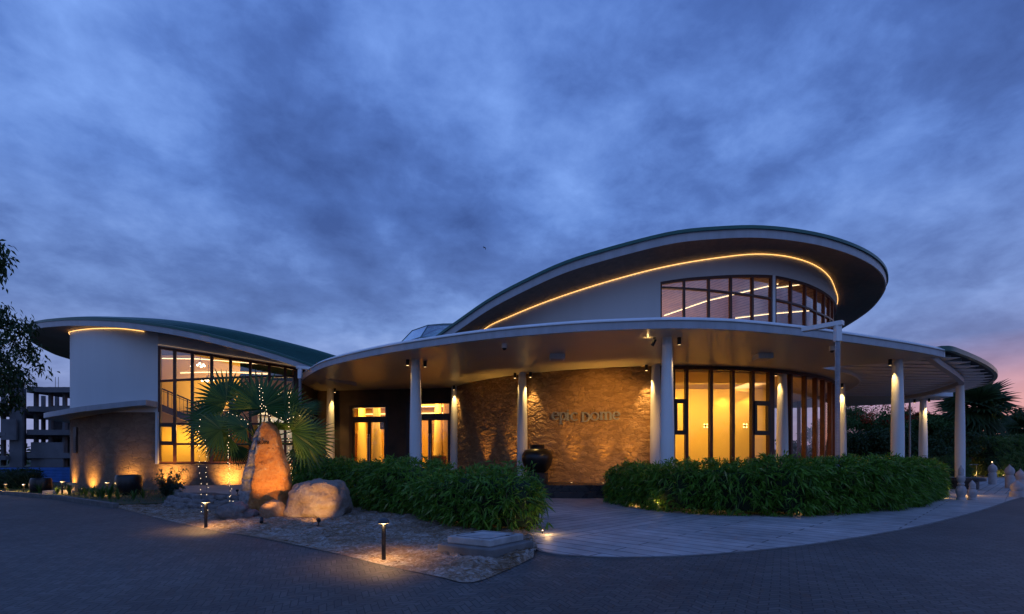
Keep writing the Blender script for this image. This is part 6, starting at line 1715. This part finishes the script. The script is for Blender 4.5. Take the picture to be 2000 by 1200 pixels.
# bird
p = P(945, 484, 60); mb = MB()
mb.tube([p + Vector((-.10, 0, -.02)), p, p + Vector((.14, 0, .0)), p + Vector((.24, 0, -.03))], [.01, .045, .05, .008], 8)
for s, e in ((-1, Vector((-.30, .0, .16))), (1, Vector((.16, 0, -.32)))):
    a, b = p + Vector((.02, 0, .03)), p + Vector((.12, 0, .01))
    tip_ = p + e; mid_ = (a + b) / 2 + e * .55 + Vector((.03, 0, .05))
    mb.add([a, b, mid_ + Vector((.07, .02, 0)), mid_ + Vector((-.02, -.02, 0)), tip_, a + Vector((0, .02, .012)), b + Vector((0, .02, .012))], [(0, 1, 2, 3), (3, 2, 4), (5, 6, 2, 3)])
put(mb.build('bird', m_black), 'tiny dark bird gliding in the open sky left of the main roof', 'bird')

# ================================================================ BLUE FENCE AND UNFINISHED BUILDING
fn = thing('corrugated_fence', 'blue corrugated sheet fence in front of the unfinished building', 'fence', (-28.5, 31.5, 0))
mb = MB(); n = 13; rows_ = []
a0, a1 = Vector((-33, 30.5, 0)), Vector((-24.6, 33.0, 0)); dn = Vector(((a1 - a0).y, -(a1 - a0).x, 0)).normalized()
for i in range(60):
    z = .0 + i * 1.02 / 59; o_ = dn * (.022 * math.cos(i * 1.15)); rows_.append([a0 + o_ + Vector((0, 0, z)), a0.lerp(a1, .5) + o_ + Vector((0, 0, z)), a1 + o_ + Vector((0, 0, z))])
mb.grid(rows_); mb.build('sheet', plain('blue_sheet_metal', (.05, .19, .55), .45, .15, 3), fn, True)
mb = MB()
for k in range(6): q = a0.lerp(a1, k / 5) - dn * .06; mb.bar(q, q + Vector((0, 0, 1.0)), .05)
mb.build('posts', m_black, fn)
ub = thing('unfinished_building', 'unfinished grey concrete frame building behind the trees at left', 'building', (-80, 92, 0))
m_shell = plain('grey_concrete_shell', (.115, .115, .125), .9, .35, .25, .3, 2)
slab = MB(); walls = MB(); colm = MB()
D0 = 88
def q_(x, d=D0): return (x - CX) / FPX * d
lv = [(765, 15), (800, 7), (838, 8), (872, 9), (912, 6)]
xL, xR = q_(-60), q_(150)
zt_ = [zat(y, D0) for y in (757, 795, 840, 885, 930)]
for i, z in enumerate(zt_[:4]):
    mid_ = q_(52)
    cv = [(mid_ + (xR - mid_) * k / 10, D0 - 1.3 * math.sin(math.pi * min(1, k / 4.5)) if k < 5 else D0 - .5) for k in range(11)]
    slab.prism(cv + [(xR, D0 + 14), (mid_, D0 + 14)], z - .9, z)
    if i > 0: slab.prism([(xL, D0 - 2), (q_(33), D0 - 2), (q_(33), D0 + 14), (xL, D0 + 14)], z - 1.2, z - .5)
for x in (-40, -10, 8, 30, 55, 84, 112, 140):
    for dy in (1.5, 12):
        c1 = MB(); c1.box((q_(x), D0 + dy, 7), (.5, .5, 14 if x > 40 else 13.5)); c1.build('column', m_shell, ub)
walls.box((q_(44), D0 - 1.0, 7.2), (2.2, .4, 14.6)); walls.box((q_(38), D0 - 1.8, 6.4), (2.5, .3, 3.5)); walls.box((q_(60), D0 + 13.6, 3.5), (6, .3, 7)); walls.box((q_(15), D0 + 13.6, 6), (9, .3, 12))
walls.box((q_(95), D0 - .2, 1.8), (5.5, .3, 5.0)); walls.box((q_(70), D0 + 6, 7.5), (5, .3, 3)); walls.box((q_(130), D0 + 6, 5.5), (5, .3, 7.5)); walls.box((q_(75), D0 + 10, 11.0), (1.2, .3, 3)); walls.box((q_(101), D0 + 10, 11.0), (1.0, .3, 3))
walls.box((q_(44), D0 - .9, 15.4), (.9, .3, 2.2))
for x in (10, 20, 44, 47, 98, 104): colm.box((q_(x), D0 + 1, 15.8 if x < 50 else 14.6), (.05, .05, 2.2))
slab.build('floor_slab', m_shell, ub); walls.build('wall', m_shell, ub); colm.build('rebar', m_black, ub)
